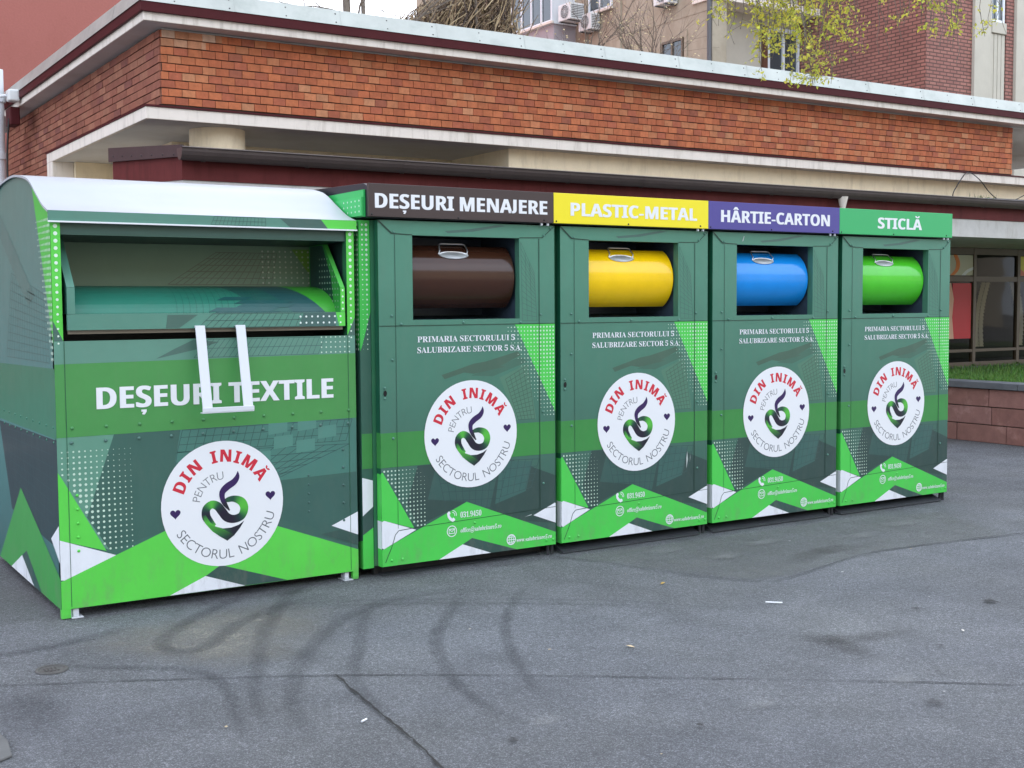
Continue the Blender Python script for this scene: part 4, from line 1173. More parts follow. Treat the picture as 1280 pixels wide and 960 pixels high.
for r_ in (7, 8):      # a few pale replaced bricks at the corner
    bricks(bw, (BX, BY-.006, 0), (1, 0, 0), (0, -1, 0), .40 if r_ == 7 else .55, 3.335+r_*.0718, 1, .0718, .122, .0095, q2, [(.50, .26, .15), (.56, .36, .25), (.46, .20, .1)])
L_(bw).build('brick_facing', M['brick'], lb)
mo = MB()
mo.box(BX+.001, 15.215, BY+.001, 11.6, 3.289, 3.978)
mo.box(BX+.001, 4.2, 11.6, 17.7, 3.289, 3.978)
mo.box(BX+.001, 4.2, 14.45, 17.7, 0, 3.286)
L_(mo).build('wall_core', M['mortar'], lb)
rf = MB()
rf.box(3.09, 20, 10.6, 18.3, 3.995, 4.098, 0)      # concrete roof edge
rf.box(3.305, 20, 10.815, 18.2, 3.979, 3.9945, 1)
L_(rf).build('roof_slab', [M['conc'], M['soffit']], lb, .006)
so = MB(); so.face([(3.10, 10.61, 3.9945), (20, 10.61, 3.9945), (20, 10.9, 3.9945), (3.10, 10.9, 3.9945)][::-1]); so.face([(3.10, 10.61, 3.9942), (3.10, 18.2, 3.9942), (3.6, 18.2, 3.9942), (3.6, 10.61, 3.9942)])
L_(so).build('eaves_soffit', M['soffit'], lb)
fs = MB()
fs.box(3.06, 20, 10.57, 10.599, 4.066, 4.162); fs.box(3.06, 3.089, 10.599, 18.3, 4.066, 4.162)
L_(fs).build('fascia', M['redmetal'], lb, .004)
cp = MB()
xs = [3.05]+[3.9+1.02*k for k in range(16)]
for a, b in zip(xs, xs[1:]):
    cp.face([(a+.002, 10.563, 4.150), (b-.002, 10.563, 4.150), (b-.002, 10.60, 4.292), (a+.002, 10.60, 4.292)])
    cp.face([(a+.002, 10.60, 4.292), (b-.002, 10.60, 4.292), (b-.002, 11.1, 4.30), (a+.002, 11.1, 4.30)])
    cp.face([(b-.012, 10.5605, 4.1505), (b+.006, 10.5605, 4.1505), (b+.006, 10.5975, 4.293), (b-.012, 10.5975, 4.293)])
    for z in (4.175, 4.255):
        cp.dome((b-.06, 10.563+(z-4.15)*.26, z), (0, -1, .2), .008, .006, 1, n=6)
        cp.dome((b-.55, 10.563+(z-4.15)*.26, z), (0, -1, .2), .007, .005, 1, n=6)
ys = [10.563+.9*k for k in range(9)]
for a, b in zip(ys, ys[1:]):
    cp.face([(3.05, b-.002, 4.15), (3.05, a+.002, 4.15), (3.085, a+.002, 4.292), (3.085, b-.002, 4.292)])
    cp.face([(3.085, b-.002, 4.292), (3.085, a+.002, 4.292), (3.6, a, 4.30), (3.6, b, 4.30)])
    cp.face([(3.0475, b+.006, 4.1505), (3.0475, b-.012, 4.1505), (3.0825, b-.012, 4.293), (3.0825, b+.006, 4.293)])
L_(cp).build('roof_flashing', [M['cap'], M['iron']], lb)
sl = MB()
sl.box(3.09, 20, 10.6, 14.44, 3.168, 3.272)
sl.box(3.09, 3.32, 14.18, 14.44, 0, 3.1675)
L_(sl).build('concrete_band', M['conc'], lb, .005)
sf = MB(); sf.face([(3.12, 10.63, 3.1665), (3.12, 14.17, 3.1665), (20, 14.17, 3.1665), (20, 10.63, 3.1665)])
L_(sf).build('canopy_soffit', M['soffit'], lb)
bf = MB(); bf.box(3.08, 15.24, 10.588, 10.799, 3.2725, 3.288); bf.box(3.08, 3.289, 10.80, 14.46, 3.2725, 3.288)
L_(bf).build('band_flashing', M['redmetal'], lb)
wl = MB()
wl.box(6.86, 20, 10.76, 10.82, 2.45, 3.166)          # rendered wall over the lean-to
wl.box(6.86, 11.5, 10.76, 10.82, 0, 2.45)
wl.box(6.86, 6.92, 10.82, 11.93, 0, 3.166)
wl.box(3.78, 6.86, 11.93, 12.0, 0, 3.166)
wl.box(3.72, 3.78, 11.93, 14.2, 0, 3.166)
wl.box(3.32, 3.72, 14.10, 14.18, 0, 3.166)
L_(wl).build('rendered_wall', M['cream'], lb)
cl = MB(); cl.tube([(3.86, 11.02, 0), (3.86, 11.02, 3.166)], .25, 36)
L_(cl).build('column', M['cream'], lb)

# lean-to canopy along the front
CX0, CY0 = 2.883, 9.0
rfm = MB(); nx = 880; xs0, xs1 = CX0-.01, 19.0
wav = lambda x: .024*max(0, math.sin(2*math.pi*x/.20))**8
nseg = int((xs1-xs0)/.0238)
for i in range(nseg):
    a, b = xs0+(xs1-xs0)*i/nseg, xs0+(xs1-xs0)*(i+1)/nseg
    za, zb_ = wav(a), wav(b)
    rfm.face([(a, 9.035, 2.722+za), (b, 9.035, 2.722+zb_), (b, 10.995, 2.94+zb_), (a, 10.995, 2.94+za)], 0, smooth=True)
    rfm.face([(a, 9.035, 2.705), (b, 9.035, 2.705), (b, 9.035, 2.722+zb_), (a, 9.035, 2.722+za)], 0)
L_(rfm).build('lean_to_roof', M['brownmetal'], lb)
gu = MB(); n = 10
prof = [(9.0-.062*math.cos(R(180*k/n)) , 2.728-.090*math.sin(R(180*k/n))) for k in range(n+1)]
for k in range(n):
    a, b = prof[k], prof[k+1]
    gu.face([(CX0-.02, *a), (19, *a), (19, *b), (CX0-.02, *b)], 0, smooth=True)
gu.face([(CX0-.02, *p) for p in prof]); gu.tube([(CX0-.02, 8.938, 2.728), (19, 8.938, 2.728)], .007, 6)
L_(gu).build('gutter', M['gutter'], lb)
x = CX0+.16
brk = MB()
while x < 18.9:
    for k in range(n):
        a, b = prof[k], prof[k+1]; s = 1.05
        f = lambda p: (9.0+(p[0]-9.0)*1.06, 2.725+(p[1]-2.725)*1.06)
        a, b = f(a), f(b)
        brk.face([(x-.014, *a), (x+.014, *a), (x+.014, *b), (x-.014, *b)])
    brk.cut()
    x += .83
L_(brk).build_each('gutter_bracket', M['gutter'], lb)
fb = MB()
fb.box(CX0+.02, 19, 9.075, 9.10, 2.503, 2.712)
fb.prism([(9.102, 2.503), (9.102, 2.735), (10.99, 2.88), (10.99, 2.62)], 'x', CX0+.02, CX0+.045)
L_(fb).build('fascia_board', M['redboard'], lb)
vg = MB(); vg.prism([(9.0, 2.665), (9.0, 2.752), (10.995, 2.945), (10.995, 2.825)], 'x', CX0-.015, CX0+.012)
for k in range(7): vg.dome((CX0-.015, 9.15+.28*k, 2.695+.027*k), (-1, 0, 0), .010, .008)
L_(vg).build('verge_flashing', M['brownmetal'], lb)
pb = MB()
pb.box(CX0+.03, 19, 9.085, 9.12, 2.302, 2.5025); pb.box(CX0+.03, CX0+.06, 9.12, 10.99, 2.302, 2.60)
pb.box(CX0+.06, 19, 9.12, 10.99, 2.312, 2.33)
L_(pb).build('plaster_band', M['plaster'], lb)
cu = MB()
cu.tube([(9.86, 8.99, 2.66), (9.86, 8.99, 2.52)], [.055, .022], 12)
L_(cu).build('gutter_outlet', M['conc'], lb)

# shop windows under the lean-to
wf = MB(); WY = 11.02
mull = [11.79+.99*k for k in range(8)]
for xm in mull: wf.box(xm-.03, xm+.03, WY, WY+.06, .69, 2.31)
for a, b in zip(mull, mull[1:]):
    for z0, z1 in ((.66, .72), (.86, .90), (1.845, 1.915), (2.22, 2.31)):
        wf.box(a+.0305, b-.0305, WY+.004, WY+.056, z0, z1)
L_(wf).build('window_frame', M['alu'], lb)
for a, b in zip(mull, mull[1:]):
    for z0, z1 in ((.72, .86), (.90, 1.845), (1.915, 2.22)):
        pn = MB(); pn.face([(a+.03, WY+.03, z0), (b-.03, WY+.03, z0), (b-.03, WY+.03, z1), (a+.03, WY+.03, z1)])
        L_(pn).build('window_pane', M['glass'], lb)
inn = MB()
inn.box(11.5, 19, 12.6, 12.65, 0, 2.5); inn.box(11.5, 19, 11.05, 12.6, .60, .65); inn.box(11.5, 19, 11.1, 12.6, 2.4, 2.45); inn.box(11.5, 11.55, 11.1, 12.6, .6, 2.5)
L_(inn).build('interior', M['dark'], lb)
sill = MB(); sill.box(11.7, 19, 10.985, 11.08, .0, .659); L_(sill).build('window_sill', M['capstone'], lb, .004)

# posters inside the glass
ps = thing('window_poster', 'red poster with pale edge stuck on the shop window glass', 'poster', (14.3, 11.036, 1.0))
a = MB(); a.box(0, .40, 0, .008, .05, .82, 0); a.build('red_sheet', mat('poster_red', (.62, .02, .025), .5), ps)
b = MB(); b.prism([(-.10, .05), (.03, .05), (-.01, .35), (.02, .60), (-.04, .82), (-.10, .82)], 'y', -.004, -.001)
b.build('pale_edge', mat('poster_peach', (.75, .42, .28), .5), ps)
pt = thing('window_poster', 'cream poster with an orange curve in the upper window pane', 'poster', (13.82, 11.036, 1.93))
a = MB(); a.box(0, .91, 0, .008, 0, .28); a.build('cream_sheet', mat('poster_cream', (.60, .56, .42), .5), pt)
a = MB()
P0 = crm([(.42, 0), (.52, .08), (.54, .18), (.48, .28)], 5); P1 = crm([(.50, 0), (.60, .08), (.62, .18), (.56, .28)], 5)
a.prism(P0+P1[::-1], 'y', -.004, -.001); a.build('orange_curve', mat('poster_orange', (.85, .22, .02), .5), pt)
a = MB(); P0 = crm([(.66, 0), (.76, .07), (.91, .12)], 5); P1 = crm([(.74, 0), (.80, .04), (.91, .08)], 5)
a.prism(P0+P1[::-1], 'y', -.004, -.001); a.build('white_curve', M['white'], pt)
py = thing('window_poster', 'yellow and blue patterned poster in the upper right window pane', 'poster', (15.79, 11.036, 1.93))
a = MB(); a.box(0, .90, 0, .008, 0, .28); a.build('yellow_sheet', mat('poster_yellow', (.75, .62, .06), .5), py)
a = MB()
for cx_, cz_, rr in ((.16, .16, .06), (.28, .22, .04), (.22, .07, .035)):
    a.prism([(cx_+rr*(1+.3*math.cos(3*w))*math.cos(w), cz_+rr*math.sin(w)) for w in [2*math.pi*k/14 for k in range(14)]], 'y', -.004, -.001)
a.build('blue_blot', mat('poster_blue', (.08, .22, .5), .5), py)
a = MB(); a.prism([(0, 0), (.20, 0), (.08, .06), (0, .10)], 'y', -.006, -.0045); a.build('coral_corner', mat('poster_coral', (.75, .2, .12), .5), py)

for lab, x, k in (('pair of narrow pale curtains behind the middle shop window', 15.05, 1), ('pale curved curtain behind the right shop window', 15.95, -1)):
    cu_ = MB()
    for dx in (0, .10):
        P0 = crm([(x+dx, .92), (x+dx-.02*k, 1.25), (x+dx+.03*k, 1.55), (x+dx+.13*k, 1.84)], 6)
        for a, b in zip(P0, P0[1:]):
            cu_.face([(a[0], 11.22, a[1]), (a[0]+.07, 11.20, a[1]), (b[0]+.05, 11.20, b[1]), (b[0], 11.22, b[1])])
            cu_.face([(a[0], 11.222, a[1]), (a[0]+.035, 11.25, a[1]), (b[0]+.025, 11.25, b[1]), (b[0], 11.222, b[1])])
    cu_.build('curtain', mat('pale_curtain', (.8, .78, .68), .8), None, label=lab, category='curtain')
# planter with red sandstone walls, cap and grass
pl = thing('planter', 'raised planter of red sandstone blocks with a grey capstone', 'planter', (11.7, 8.0, 0))
PX = 11.70
bl = MB(); q = random.Random(9)
SP = [(.25, .120, .098), (.28, .135, .112), (.22, .105, .09), (.27, .135, .115), (.235, .108, .088)]
def blocks(y1, y0):
    for r_ in range(3):
        y = y0+(-.31 if r_ % 2 else 0); 
        while y < y1:
            l = q.uniform(.52, .66); a, b_ = max(y0, y), min(y1, y+l-.010); y += l
            if b_-a < .03: continue
            d = q.uniform(0, .008); z0, z1 = r_*.2+.002, r_*.2+.192
            bl.box(PX+d-11.7, PX+.18-11.7, a-8, b_-8, z0, z1, 0, q.choice(SP))
blocks(10.98, 4.2)
bl.build('stone_wall', M['sand'], pl, .006)
bk = MB(); bk.box(.02, .19, -3.8, 2.98, 0, .598); bk.build('mortar_core', M['mortar'], pl)
cpx = MB()
y = -3.8
while y < 2.97:
    l = min(.99, 2.975-y); cpx.box(-.04, .25, y, y+l-.006, .600, .672); y += .99
cpx.build('capstone', M['capstone'], pl, .006)
so = MB(); so.box(.191, 22, -3.8, 2.97, .50, .640); so.build('turf', M['turf'], pl)
gr = MB(); q = random.Random(5)
for k in range(15000):
    x = 11.96+(q.random()**1.3)*5.5; y = q.uniform(6.9, 10.96)
    if k > 10500: x = 11.96+q.random()*1.2
    hgt = q.uniform(.03, .085); w = q.uniform(.004, .008); a = q.uniform(0, 6.28); lx, ly = q.uniform(-.03, .03), q.uniform(-.03, .03)
    dx, dy = w*math.cos(a), w*math.sin(a); k_ = q.uniform(.6, 1.35)
    c = (.085*k_*q.uniform(.8, 1.4), .21*k_, .03*k_)
    gr.face([(x-dx, y-dy, .64), (x+dx, y+dy, .64), (x+lx*.4+dx*.6, y+ly*.4+dy*.6, .64+hgt*.6), (x+lx, y+ly, .64+hgt), (x+lx*.4-dx*.6, y+ly*.4-dy*.6, .64+hgt*.6)], 0, c)
gr.build('grass', M['grass'], kind='stuff', label='short green lawn grass growing in the raised planter', category='grass')

# ------------------------------------------------------------------ NEIGHBOURS BEHIND
sb = thing('salmon_building', 'plain salmon stucco building rising behind the left end of the pavilion', 'building', (0, 24, 0))
a = MB(); a.box(-14, 7.6, 0, 12, 0, 30); a.build('wall', M['salmon'], sb)

fb_ = thing('apartment_block', 'grey beige rendered apartment block with windows and a brick stair tower', 'building', (20.5, 23, 0))
AX, AY = 20.5, 23.0
def A_(mb): mb.v = [(x-AX, y-AY, z) for x, y, z in mb.v]; return mb
a = MB()
a.box(AX, 34, 26.5, 38, 0, 30)
a.box(AX, AX+.47, 22.9, 26.499, 0, 30)
a.box(AX+.471, 24.5, 23.71, 26.498, 0, 30)
A_(a).build('rendered_wall', M['beige'], fb_)
a = MB(); a.box(AX+.475, 24.10, 23.60, 23.705, 0, 30); A_(a).build('balcony_back_wall', M['pale'], fb_)
a = MB()
for z in (5.4, 8.95, 11.9): a.box(AX-.06, 24.10, 22.80, 23.59, z, z+.18); a.cut()
A_(a).build_each('balcony_slab', M['conc'], fb_, .01)
a = MB()   # mouldings / panel seams on the rendered wall
for y in (26.57, 28.1): a.box(AX-.05, AX-.001, y-.09, y+.09, 0, 30); a.cut()
for z in (8.72, 11.5): a.box(AX-.012, AX-.001, 22.92, 26.45, z, z+.03); a.cut()
for y in (23.86, 24.90): a.box(AX-.03, AX-.001, y-.05, y+.05, 7.3, 8.40); a.cut()
A_(a).build_each('wall_moulding', M['beige'], fb_)
a = MB(); a.tube([(AX-.07, 22.93, 0), (AX-.07, 22.93, 30)], .06, 10); A_(a).build('downpipe', M['acdark'], fb_)
def window(y0, y1, z0, z1, n, x=AX, m_=None):
    f = MB(); w = .06
    f.box(x-.05, x+.02, y0, y1, z0, z0+w); f.box(x-.05, x+.02, y0, y1, z1-w, z1)
    for k in range(n+1):
        yy = y0+(y1-y0-w)*k/n; f.box(x-.048, x+.018, yy, yy+w, z0+w, z1-w)
    fo = A_(f).build('window', m_ or M['upvc'], fb_)
    g_ = MB(); g_.face([(x-.012, y1-.01, z0+.02), (x-.012, y0+.01, z0+.02), (x-.012, y0+.01, z1-.02), (x-.012, y1-.01, z1-.02)]); p_ = A_(g_); p_.build('pane', M['winglass'], fo)
    s_ = MB(); s_.box(x-.12, x-.051, y0-.1, y1+.1, z0-.06, z0-.001); A_(s_).build('sill', M['conc'], fo)
window(26.88, 27.94, 9.58, 11.2, 2)
window(23.95, 24.80, 6.9, 8.24, 2, m_=M['alu'])
# glazed-in balcony bay
bx = 19.75
a = MB(); a.box(bx, AX-.002, 28.6, 31.5, 8.2, 9.38); a.cut(); a.box(bx, AX-.002, 28.6, 31.5, 11.6, 30); A_(a).build_each('balcony_parapet', M['lilac'], fb_)
a = MB(); a.box(bx-.06, AX-.002, 28.55, 31.5, 9.381, 9.44); A_(a).build('balcony_sill', M['upvc'], fb_)
a = MB(); a.box(bx+.03, AX-.003, 28.75, 31.4, 9.45, 11.59); A_(a).build('balcony_room', M['dark'], fb_)
window(28.62, 30.72, 9.445, 11.59, 4, x=bx)
f = MB(); 
f.box(bx+.021, AX-.01, 28.62, 28.70, 9.445, 11.59); A_(f).build('window', M['upvc'], fb_)
# brick tower
tw = MB(); TXX, TYY = 24.115, 19.47
tw.box(TXX, 25.80, TYY, 23.6, 0, 30); tw.box(25.80, 34, TYY+.12, 23.6, 0, 30); tw.box(27.12, 27.42, TYY+.0, TYY+.12, 0, 30)
A_(tw).build('brick_tower', M['towerbrick'], fb_)
a = MB()
a.box(25.805, 26.40, TYY-.08, TYY+.119, 0, 30); a.box(26.40, 26.52, TYY-.02, TYY+.119, 0, 30)
a.box(27.43, 28.3, TYY-.08, TYY+.119, 0, 30)
for k in range(4): a.box(26.53+k*.148, 26.53+k*.148+.13, TYY+.02, TYY+.119, 0, 8.18)
a.box(26.53, 27.10, TYY-.03, TYY+.119, 8.19, 8.46)
A_(a).build('concrete_pier', M['pale'], fb_, .01)
f = MB()
for k in range(3): f.box(26.53+k*.25, 26.59+k*.25, TYY+.03, TYY+.10, 8.47, 10)
f.box(26.59, 27.09, TYY+.032, TYY+.098, 8.47, 8.53); fo = A_(f).build('window', M['upvc'], fb_)
g_ = MB(); g_.face([(26.55, TYY+.07, 8.5), (27.07, TYY+.07, 8.5), (27.07, TYY+.07, 10), (26.55, TYY+.07, 10)]); A_(g_).build('pane', M['winglass'], fo)
# balcony door
f = MB()
for k in range(3): f.box(22.95+k*.53, 23.02+k*.53, 23.50, 23.59, 5.6, 8.6)
f.box(22.95, 24.10, 23.5, 23.595, 8.6, 8.7); fo = A_(f).build('balcony_door', M['upvc'], fb_)
g_ = MB(); g_.face([(23.0, 23.55, 5.6), (24.05, 23.55, 5.6), (24.05, 23.55, 8.6), (23.0, 23.55, 8.6)]); A_(g_).build('pane', M['winglass'], fo)
a = MB(); a.box(22.80, 22.94, 23.5, 23.595, 5.6, 8.7); A_(a).build('door_post', mat('brown_wood', (.12, .045, .025), .6), fb_)

# air conditioners
def ac(x, y, z, label, wrapd=False, d=.32, w=.80, h=.56):
    t = thing('air_conditioner', label, 'air conditioner', (x, y, z), 0, 'air conditioners on the apartment block')
    a = MB(); a.box(-d, 0, -w, 0, 0, h); a.build('casing', M['acwhite'], t, .02)
    a = MB(); cy, cz, rr = -.55*w, h/2, .40*h
    a.face([(-d-.004, cy+rr*math.cos(2*math.pi*k/24), cz+rr*math.sin(2*math.pi*k/24)) for k in range(24)])
    a.build('fan_opening', M['acdark'], t)
    gq = MB()
    for r_ in (.25*rr, .5*rr, .75*rr, rr):
        gq.tube([(-d-.012, cy+r_*math.cos(2*math.pi*k/20), cz+r_*math.sin(2*math.pi*k/20)) for k in range(21)], .005, 4)
    for k in range(6):
        w_ = math.pi*k/6; gq.tube([(-d-.012, cy+rr*math.cos(w_), cz+rr*math.sin(w_)), (-d-.012, cy-rr*math.cos(w_), cz-rr*math.sin(w_))], .004, 4)
    gq.build('fan_guard', M['acwhite'], t)
    a = MB()
    for k in range(8): a.box(-d+.04, -.03, -w-.006, -w-.0005, h*(.12+k*.1), h*(.16+k*.1))
    a.build('side_grille', M['acdark'], t)
    a = MB()
    for yy in (-.15*w/.8, -.65*w/.8): a.box(-d-.02, .25, yy-.015, yy+.015, -.03, -.002); a.cut()
    a.build_each('wall_bracket', M['acdark'], t)
ac(20.22, 28.37, 9.37, 'white air conditioner hung at the glazed balcony corner', d=.48, w=.58, h=.45)
ac(AX-.03, 27.97, 9.07, 'white air conditioner under the small window of the rendered wall', d=.33, w=.57, h=.44)
ac(AX-.03, 24.72, 9.10, 'white air conditioner on brackets, cut off by the top of the photo', d=.33, w=.57, h=.44)

# ------------------------------------------------------------------ VEGETATION
RD = Vector((math.cos(YAW), -math.sin(YAW), 0)); FD = Vector((math.sin(YAW), math.cos(YAW), 0))
def jag(p0, p1, n, amp, q, sag=0):
    p0, p1 = Vector(p0), Vector(p1); out = []
    for i in range(n+1):
        t = i/n; p = p0.lerp(p1, t)
        if 0 < i: p = p+Vector((q.uniform(-amp, amp), q.uniform(-amp, amp), q.uniform(-amp, amp)))
        p.z -= sag*math.sin(math.pi*t)
        out.append(p)
    return out
tree = thing('willow_tree', 'tree with thin drooping branches and small yellow green spring leaves', 'tree', (15.6, 6.4, .6))
OT = Vector((15.6, 6.4, .6))
q = random.Random(33)
tk = MB(); lf = MB()
def T_tube(pts, r): tk.tube([Vector(p)-OT for p in pts], r, 6)
def leaf_at(p, s):
    d = Vector((q.gauss(0, 1), q.gauss(0, 1), q.gauss(-.3, 1))).normalized(); e = d.orthogonal().normalized()
    e = (e*math.cos(q.uniform(0, 6.28))+d.cross(e)*math.sin(q.uniform(0, 6.28)))
    p = p-OT; k = q.uniform(.65, 1.25)
    c = (.66*k*q.uniform(.85, 1.1), .62*k, .09*k)
    nrm = d.cross(e)*s*.12
    lf.face([p, p+d*s*.45+e*s*.28+nrm, p+d*s, p+d*s*.45-e*s*.28+nrm], 0, c)
T_tube(jag((15.6, 6.4, .6), (15.3, 6.3, 5.2), 6, .05, q), [.17, .16, .15, .14, .13, .12, .10])
limbs = []
for (cx_, cy_, cz_) in ((7.0, 7.0, 4.55), (8.05, 6.35, 4.6), (7.6, 6.6, 4.7), (9.2, 5.6, 4.9)):
    L1 = jag((15.3, 6.3, 4.6+q.uniform(-.5, .5)), (cx_, cy_, cz_), 10, .10, q, -.7)
    T_tube(L1, [.075*(1-.85*i/10)+.006 for i in range(11)]); limbs.append(L1)
def droop(s, base, ztop, zbot, leaves, size, dep=.5):
    p0 = Vector(base)+RD*s+FD*q.uniform(-dep, dep); p0.z = ztop
    p1 = p0+RD*q.uniform(-.16, .22)+FD*q.uniform(-.15, .15); p1.z = zbot
    P = jag(p0, p1, 9, .024, q)
    T_tube(P, [.0034*(1-.7*i/9)+.0008 for i in range(10)])
    left = leaves
    while left > 0:
        t = q.uniform(.0, 1); k = min(8, int(t*9)); p = P[k].lerp(P[k+1], t*9-k)
        w = q.uniform(0, 6.28); l = q.uniform(.04, .17)
        d = RD*math.cos(w)*l+FD*math.sin(w)*l; d.z = q.uniform(-.6, .35)*l
        mid = p+d*.5+Vector((0, 0, .012)); tip = p+d
        T_tube([p, mid, tip], [.0015, .0012, .0008])
        n_ = q.randint(3, 8); left -= n_
        for _ in range(n_):
            t2 = q.uniform(.2, 1.05)
            leaf_at(p+d*t2+Vector((q.gauss(0, .012), q.gauss(0, .012), q.gauss(0, .012))), size*q.uniform(.55, 1.2))
BA = (6.99, 6.985, 0)
for k in range(52):
    s = q.uniform(-.46, .50)
    low = 3.52 if s < -.25 else (3.40 if s < -.05 else 3.22)
    if s > .38: low = 3.42
    droop(s, BA, 4.45, q.uniform(low, low+.45), q.randint(72, 115), .038)
for k in range(6): droop(q.uniform(.5, .82), BA, 4.45, q.uniform(3.45, 3.7), q.randint(2, 6), .028)
BB = (8.03, 6.32, 0)
for k in range(24):
    s = q.uniform(-.32, .32)
    droop(s, BB, 4.5, q.uniform(3.42, 3.7) if s > -.12 else q.uniform(3.68, 3.85), q.randint(34, 60), .037, .4)
tk.build('trunk', M['bark'], tree)
lf.build('crown', M['leaf'], tree)

def grow(mb, p, d, length, rad, depth, q, spread=.55, up=.12, cols=None, leaf=None):
    n = 5; P = [Vector(p)]; dd = Vector(d).normalized()
    for i in range(n):
        dd = (dd+Vector((q.uniform(-.2, .2), q.uniform(-.2, .2), q.uniform(-.1, .1)+up*.3))).normalized()
        P.append(P[-1]+dd*length/n)
    c = q.choice(cols) if cols else (1, 1, 1)
    mb.tube(P, [rad*(1-.55*i/n) for i in range(n+1)], 5 if depth > 1 else 4, 0, c, False)
    if depth == 0:
        if leaf: leaf(P)
        return
    for k in range(q.randint(3, 4)):
        i = q.randint(2, n); v = Vector((q.gauss(0, 1), q.gauss(0, 1), q.gauss(.2, .8))).normalized()
        grow(mb, P[i], (dd*(1-spread)+v*spread).normalized(), length*q.uniform(.55, .8), rad*.5, depth-1, q, spread, up, cols, leaf)

# bare tree between the salmon wall and the flats: two dark stems against the sky
q = random.Random(12)
bt_ = thing('bare_tree', 'bare dark tree with two stems against the pale sky', 'tree', (8.8, 18.5, 0))
a = MB()
for x, y, rr, tx in ((-.05, .05, .085, -.02), (.12, -.03, .05, .1)):
    P = jag((x, y, 0), (x+tx, y, 9.5), 12, .03, q); a.tube(P, [rr*(1-.4*i/12) for i in range(13)], 8)
a.build('trunk', M['bark'], bt_)
a = MB()
for k in range(12):
    z = q.uniform(6.2, 8.6); w = q.uniform(0, 6.28)
    grow(a, (q.uniform(-.05, .1), 0, z), (math.cos(w), math.sin(w), .35), q.uniform(.8, 1.5), .02, 2, q, .5, .05)
grow(a, (.35, -.15, 5.9), (.85, -.5, .32), 1.3, .03, 2, q, .35, .0)
a.build('crown', M['bark'], bt_)
# tangle of dry tan twigs behind the roof
q = random.Random(14)
vt = thing('dry_climber_tree', 'dense tangle of dry tan twigs and withered leaves above the roof edge', 'tree', (11.9, 19.2, 0))
a = MB(); a.tube([(0, 0, 0), (.05, .1, 3), (0, .1, 5.6)], [.2, .17, .12], 8)
for k in range(8):
    w = k*.8; a.tube(jag((0, .1, 5.3), (-.7+.7*math.cos(w), .4*math.sin(w), 6.9), 5, .06, q), [.07, .06, .05, .04, .03, .02], 6)
a.build('trunk', M['bark'], vt)
a = MB(); tc_ = [(.34, .25, .14), (.42, .33, .20), (.22, .15, .09), (.12, .08, .05), (.28, .20, .12), (.07, .05, .04)]
topz = lambda x: min(8.6, 6.60+max(0, x+1.6)*.78)
for k in range(1500):
    x = q.uniform(-1.75, .40); y = q.uniform(-.5, .6); zt = topz(x); z = zt-q.random()*min(2.2, zt-5.7)
    L0 = q.uniform(.35, .9); w = q.uniform(-.9, .9)
    d = Vector((math.sin(w)*.8+.35, q.uniform(-.4, .4), math.cos(w))); d.normalize()
    p1 = Vector((x, y, z))+d*L0
    if p1.z > topz(p1.x)+.12: continue
    a.tube(jag((x, y, z), p1, 3, .03, q), [.012, .010, .008, .004], 4, 0, q.choice(tc_), False)
for k in range(9000):
    x = q.uniform(-1.75, .40); y = q.uniform(-.5, .6); zt = topz(x)
    p = Vector((x, y, zt-q.random()*min(2.0, zt-5.7))); d = Vector((q.gauss(0, 1), q.gauss(0, 1), q.gauss(0, 1))).normalized(); e = d.orthogonal().normalized()
    s = q.uniform(.02, .055)
    a.face([p, p+d*s+e*s*.4, p+d*s*1.6, p+d*s-e*s*.4], 0, q.choice(tc_))
a.build('crown', M['twigs'], vt)
# bare saplings in front of the flats
q = random.Random(18)
for lab, (x, y), H, n_ in (('thin bare sapling with pale buds in front of the small low window', (15.3, 19.0), 6.6, 16), ('thin bare sapling with few twigs before the air conditioner wall', (14.1, 19.4), 6.9, 9)):
    sp_ = thing('bare_sapling', lab, 'tree', (x, y, 0))
    a = MB(); a.tube(jag((0, 0, 0), (.1, 0, H-.3), 8, .04, q), [.05-.004*i for i in range(9)], 6); a.build('trunk', M['bark'], sp_)
    a = MB()
    def bud(P):
        for p in P[2:]:
            if q.random() < .35:
                d = Vector((q.gauss(0, 1), q.gauss(0, 1), q.gauss(0, 1))).normalized()*.03; e = d.orthogonal()*.5
                a.face([p, p+d+e, p+d*2, p+d-e], 0, (.45, .36, .20))
    for k in range(n_):
        w = q.uniform(0, 6.28)
        grow(a, (.05, 0, q.uniform(4.8, H-.2)), (math.cos(w)*.55, math.sin(w)*.55, 1.0), q.uniform(.8, 1.3), .012, 2, q, .42, .15, [(.10, .08, .065), (.13, .105, .08)], bud)
    a.build('crown', M['twigs'], sp_)

# ------------------------------------------------------------------ SMALL THINGS
def cable(pts, r, name, lab, n=8):
    a = MB(); P = crm([tuple(p) for p in pts], n); o = Vector(P[0]); a.tube([Vector(p)-o for p in P], r, 6)
    c = a.build(name, M['cable'], None, label=lab, category='cable'); c.location = o
cable([(13.64, 10.55, 2.80), (13.643, 10.55, 2.972), (13.712, 10.55, 3.073), (13.811, 10.55, 3.184), (13.912, 10.56, 3.262), (13.99, 10.575, 3.272), (14.067, 10.56, 3.255), (14.226, 10.55, 3.163), (14.388, 10.55, 3.038), (14.578, 10.55, 2.945), (14.768, 10.55, 2.922), (14.987, 10.55, 2.962), (15.3, 10.55, 3.08)], .007, 'hanging_cable', 'black cable looping over the white band at the right end')
cable([(14.5, 9.2, 2.79), (14.0, 9.1, 2.755), (13.3, 9.02, 2.75), (12.2, 8.99, 2.74)], .008, 'loose_cable', 'black cable lying along the dark gutter at the right')
wd = MB(); q = random.Random(2)
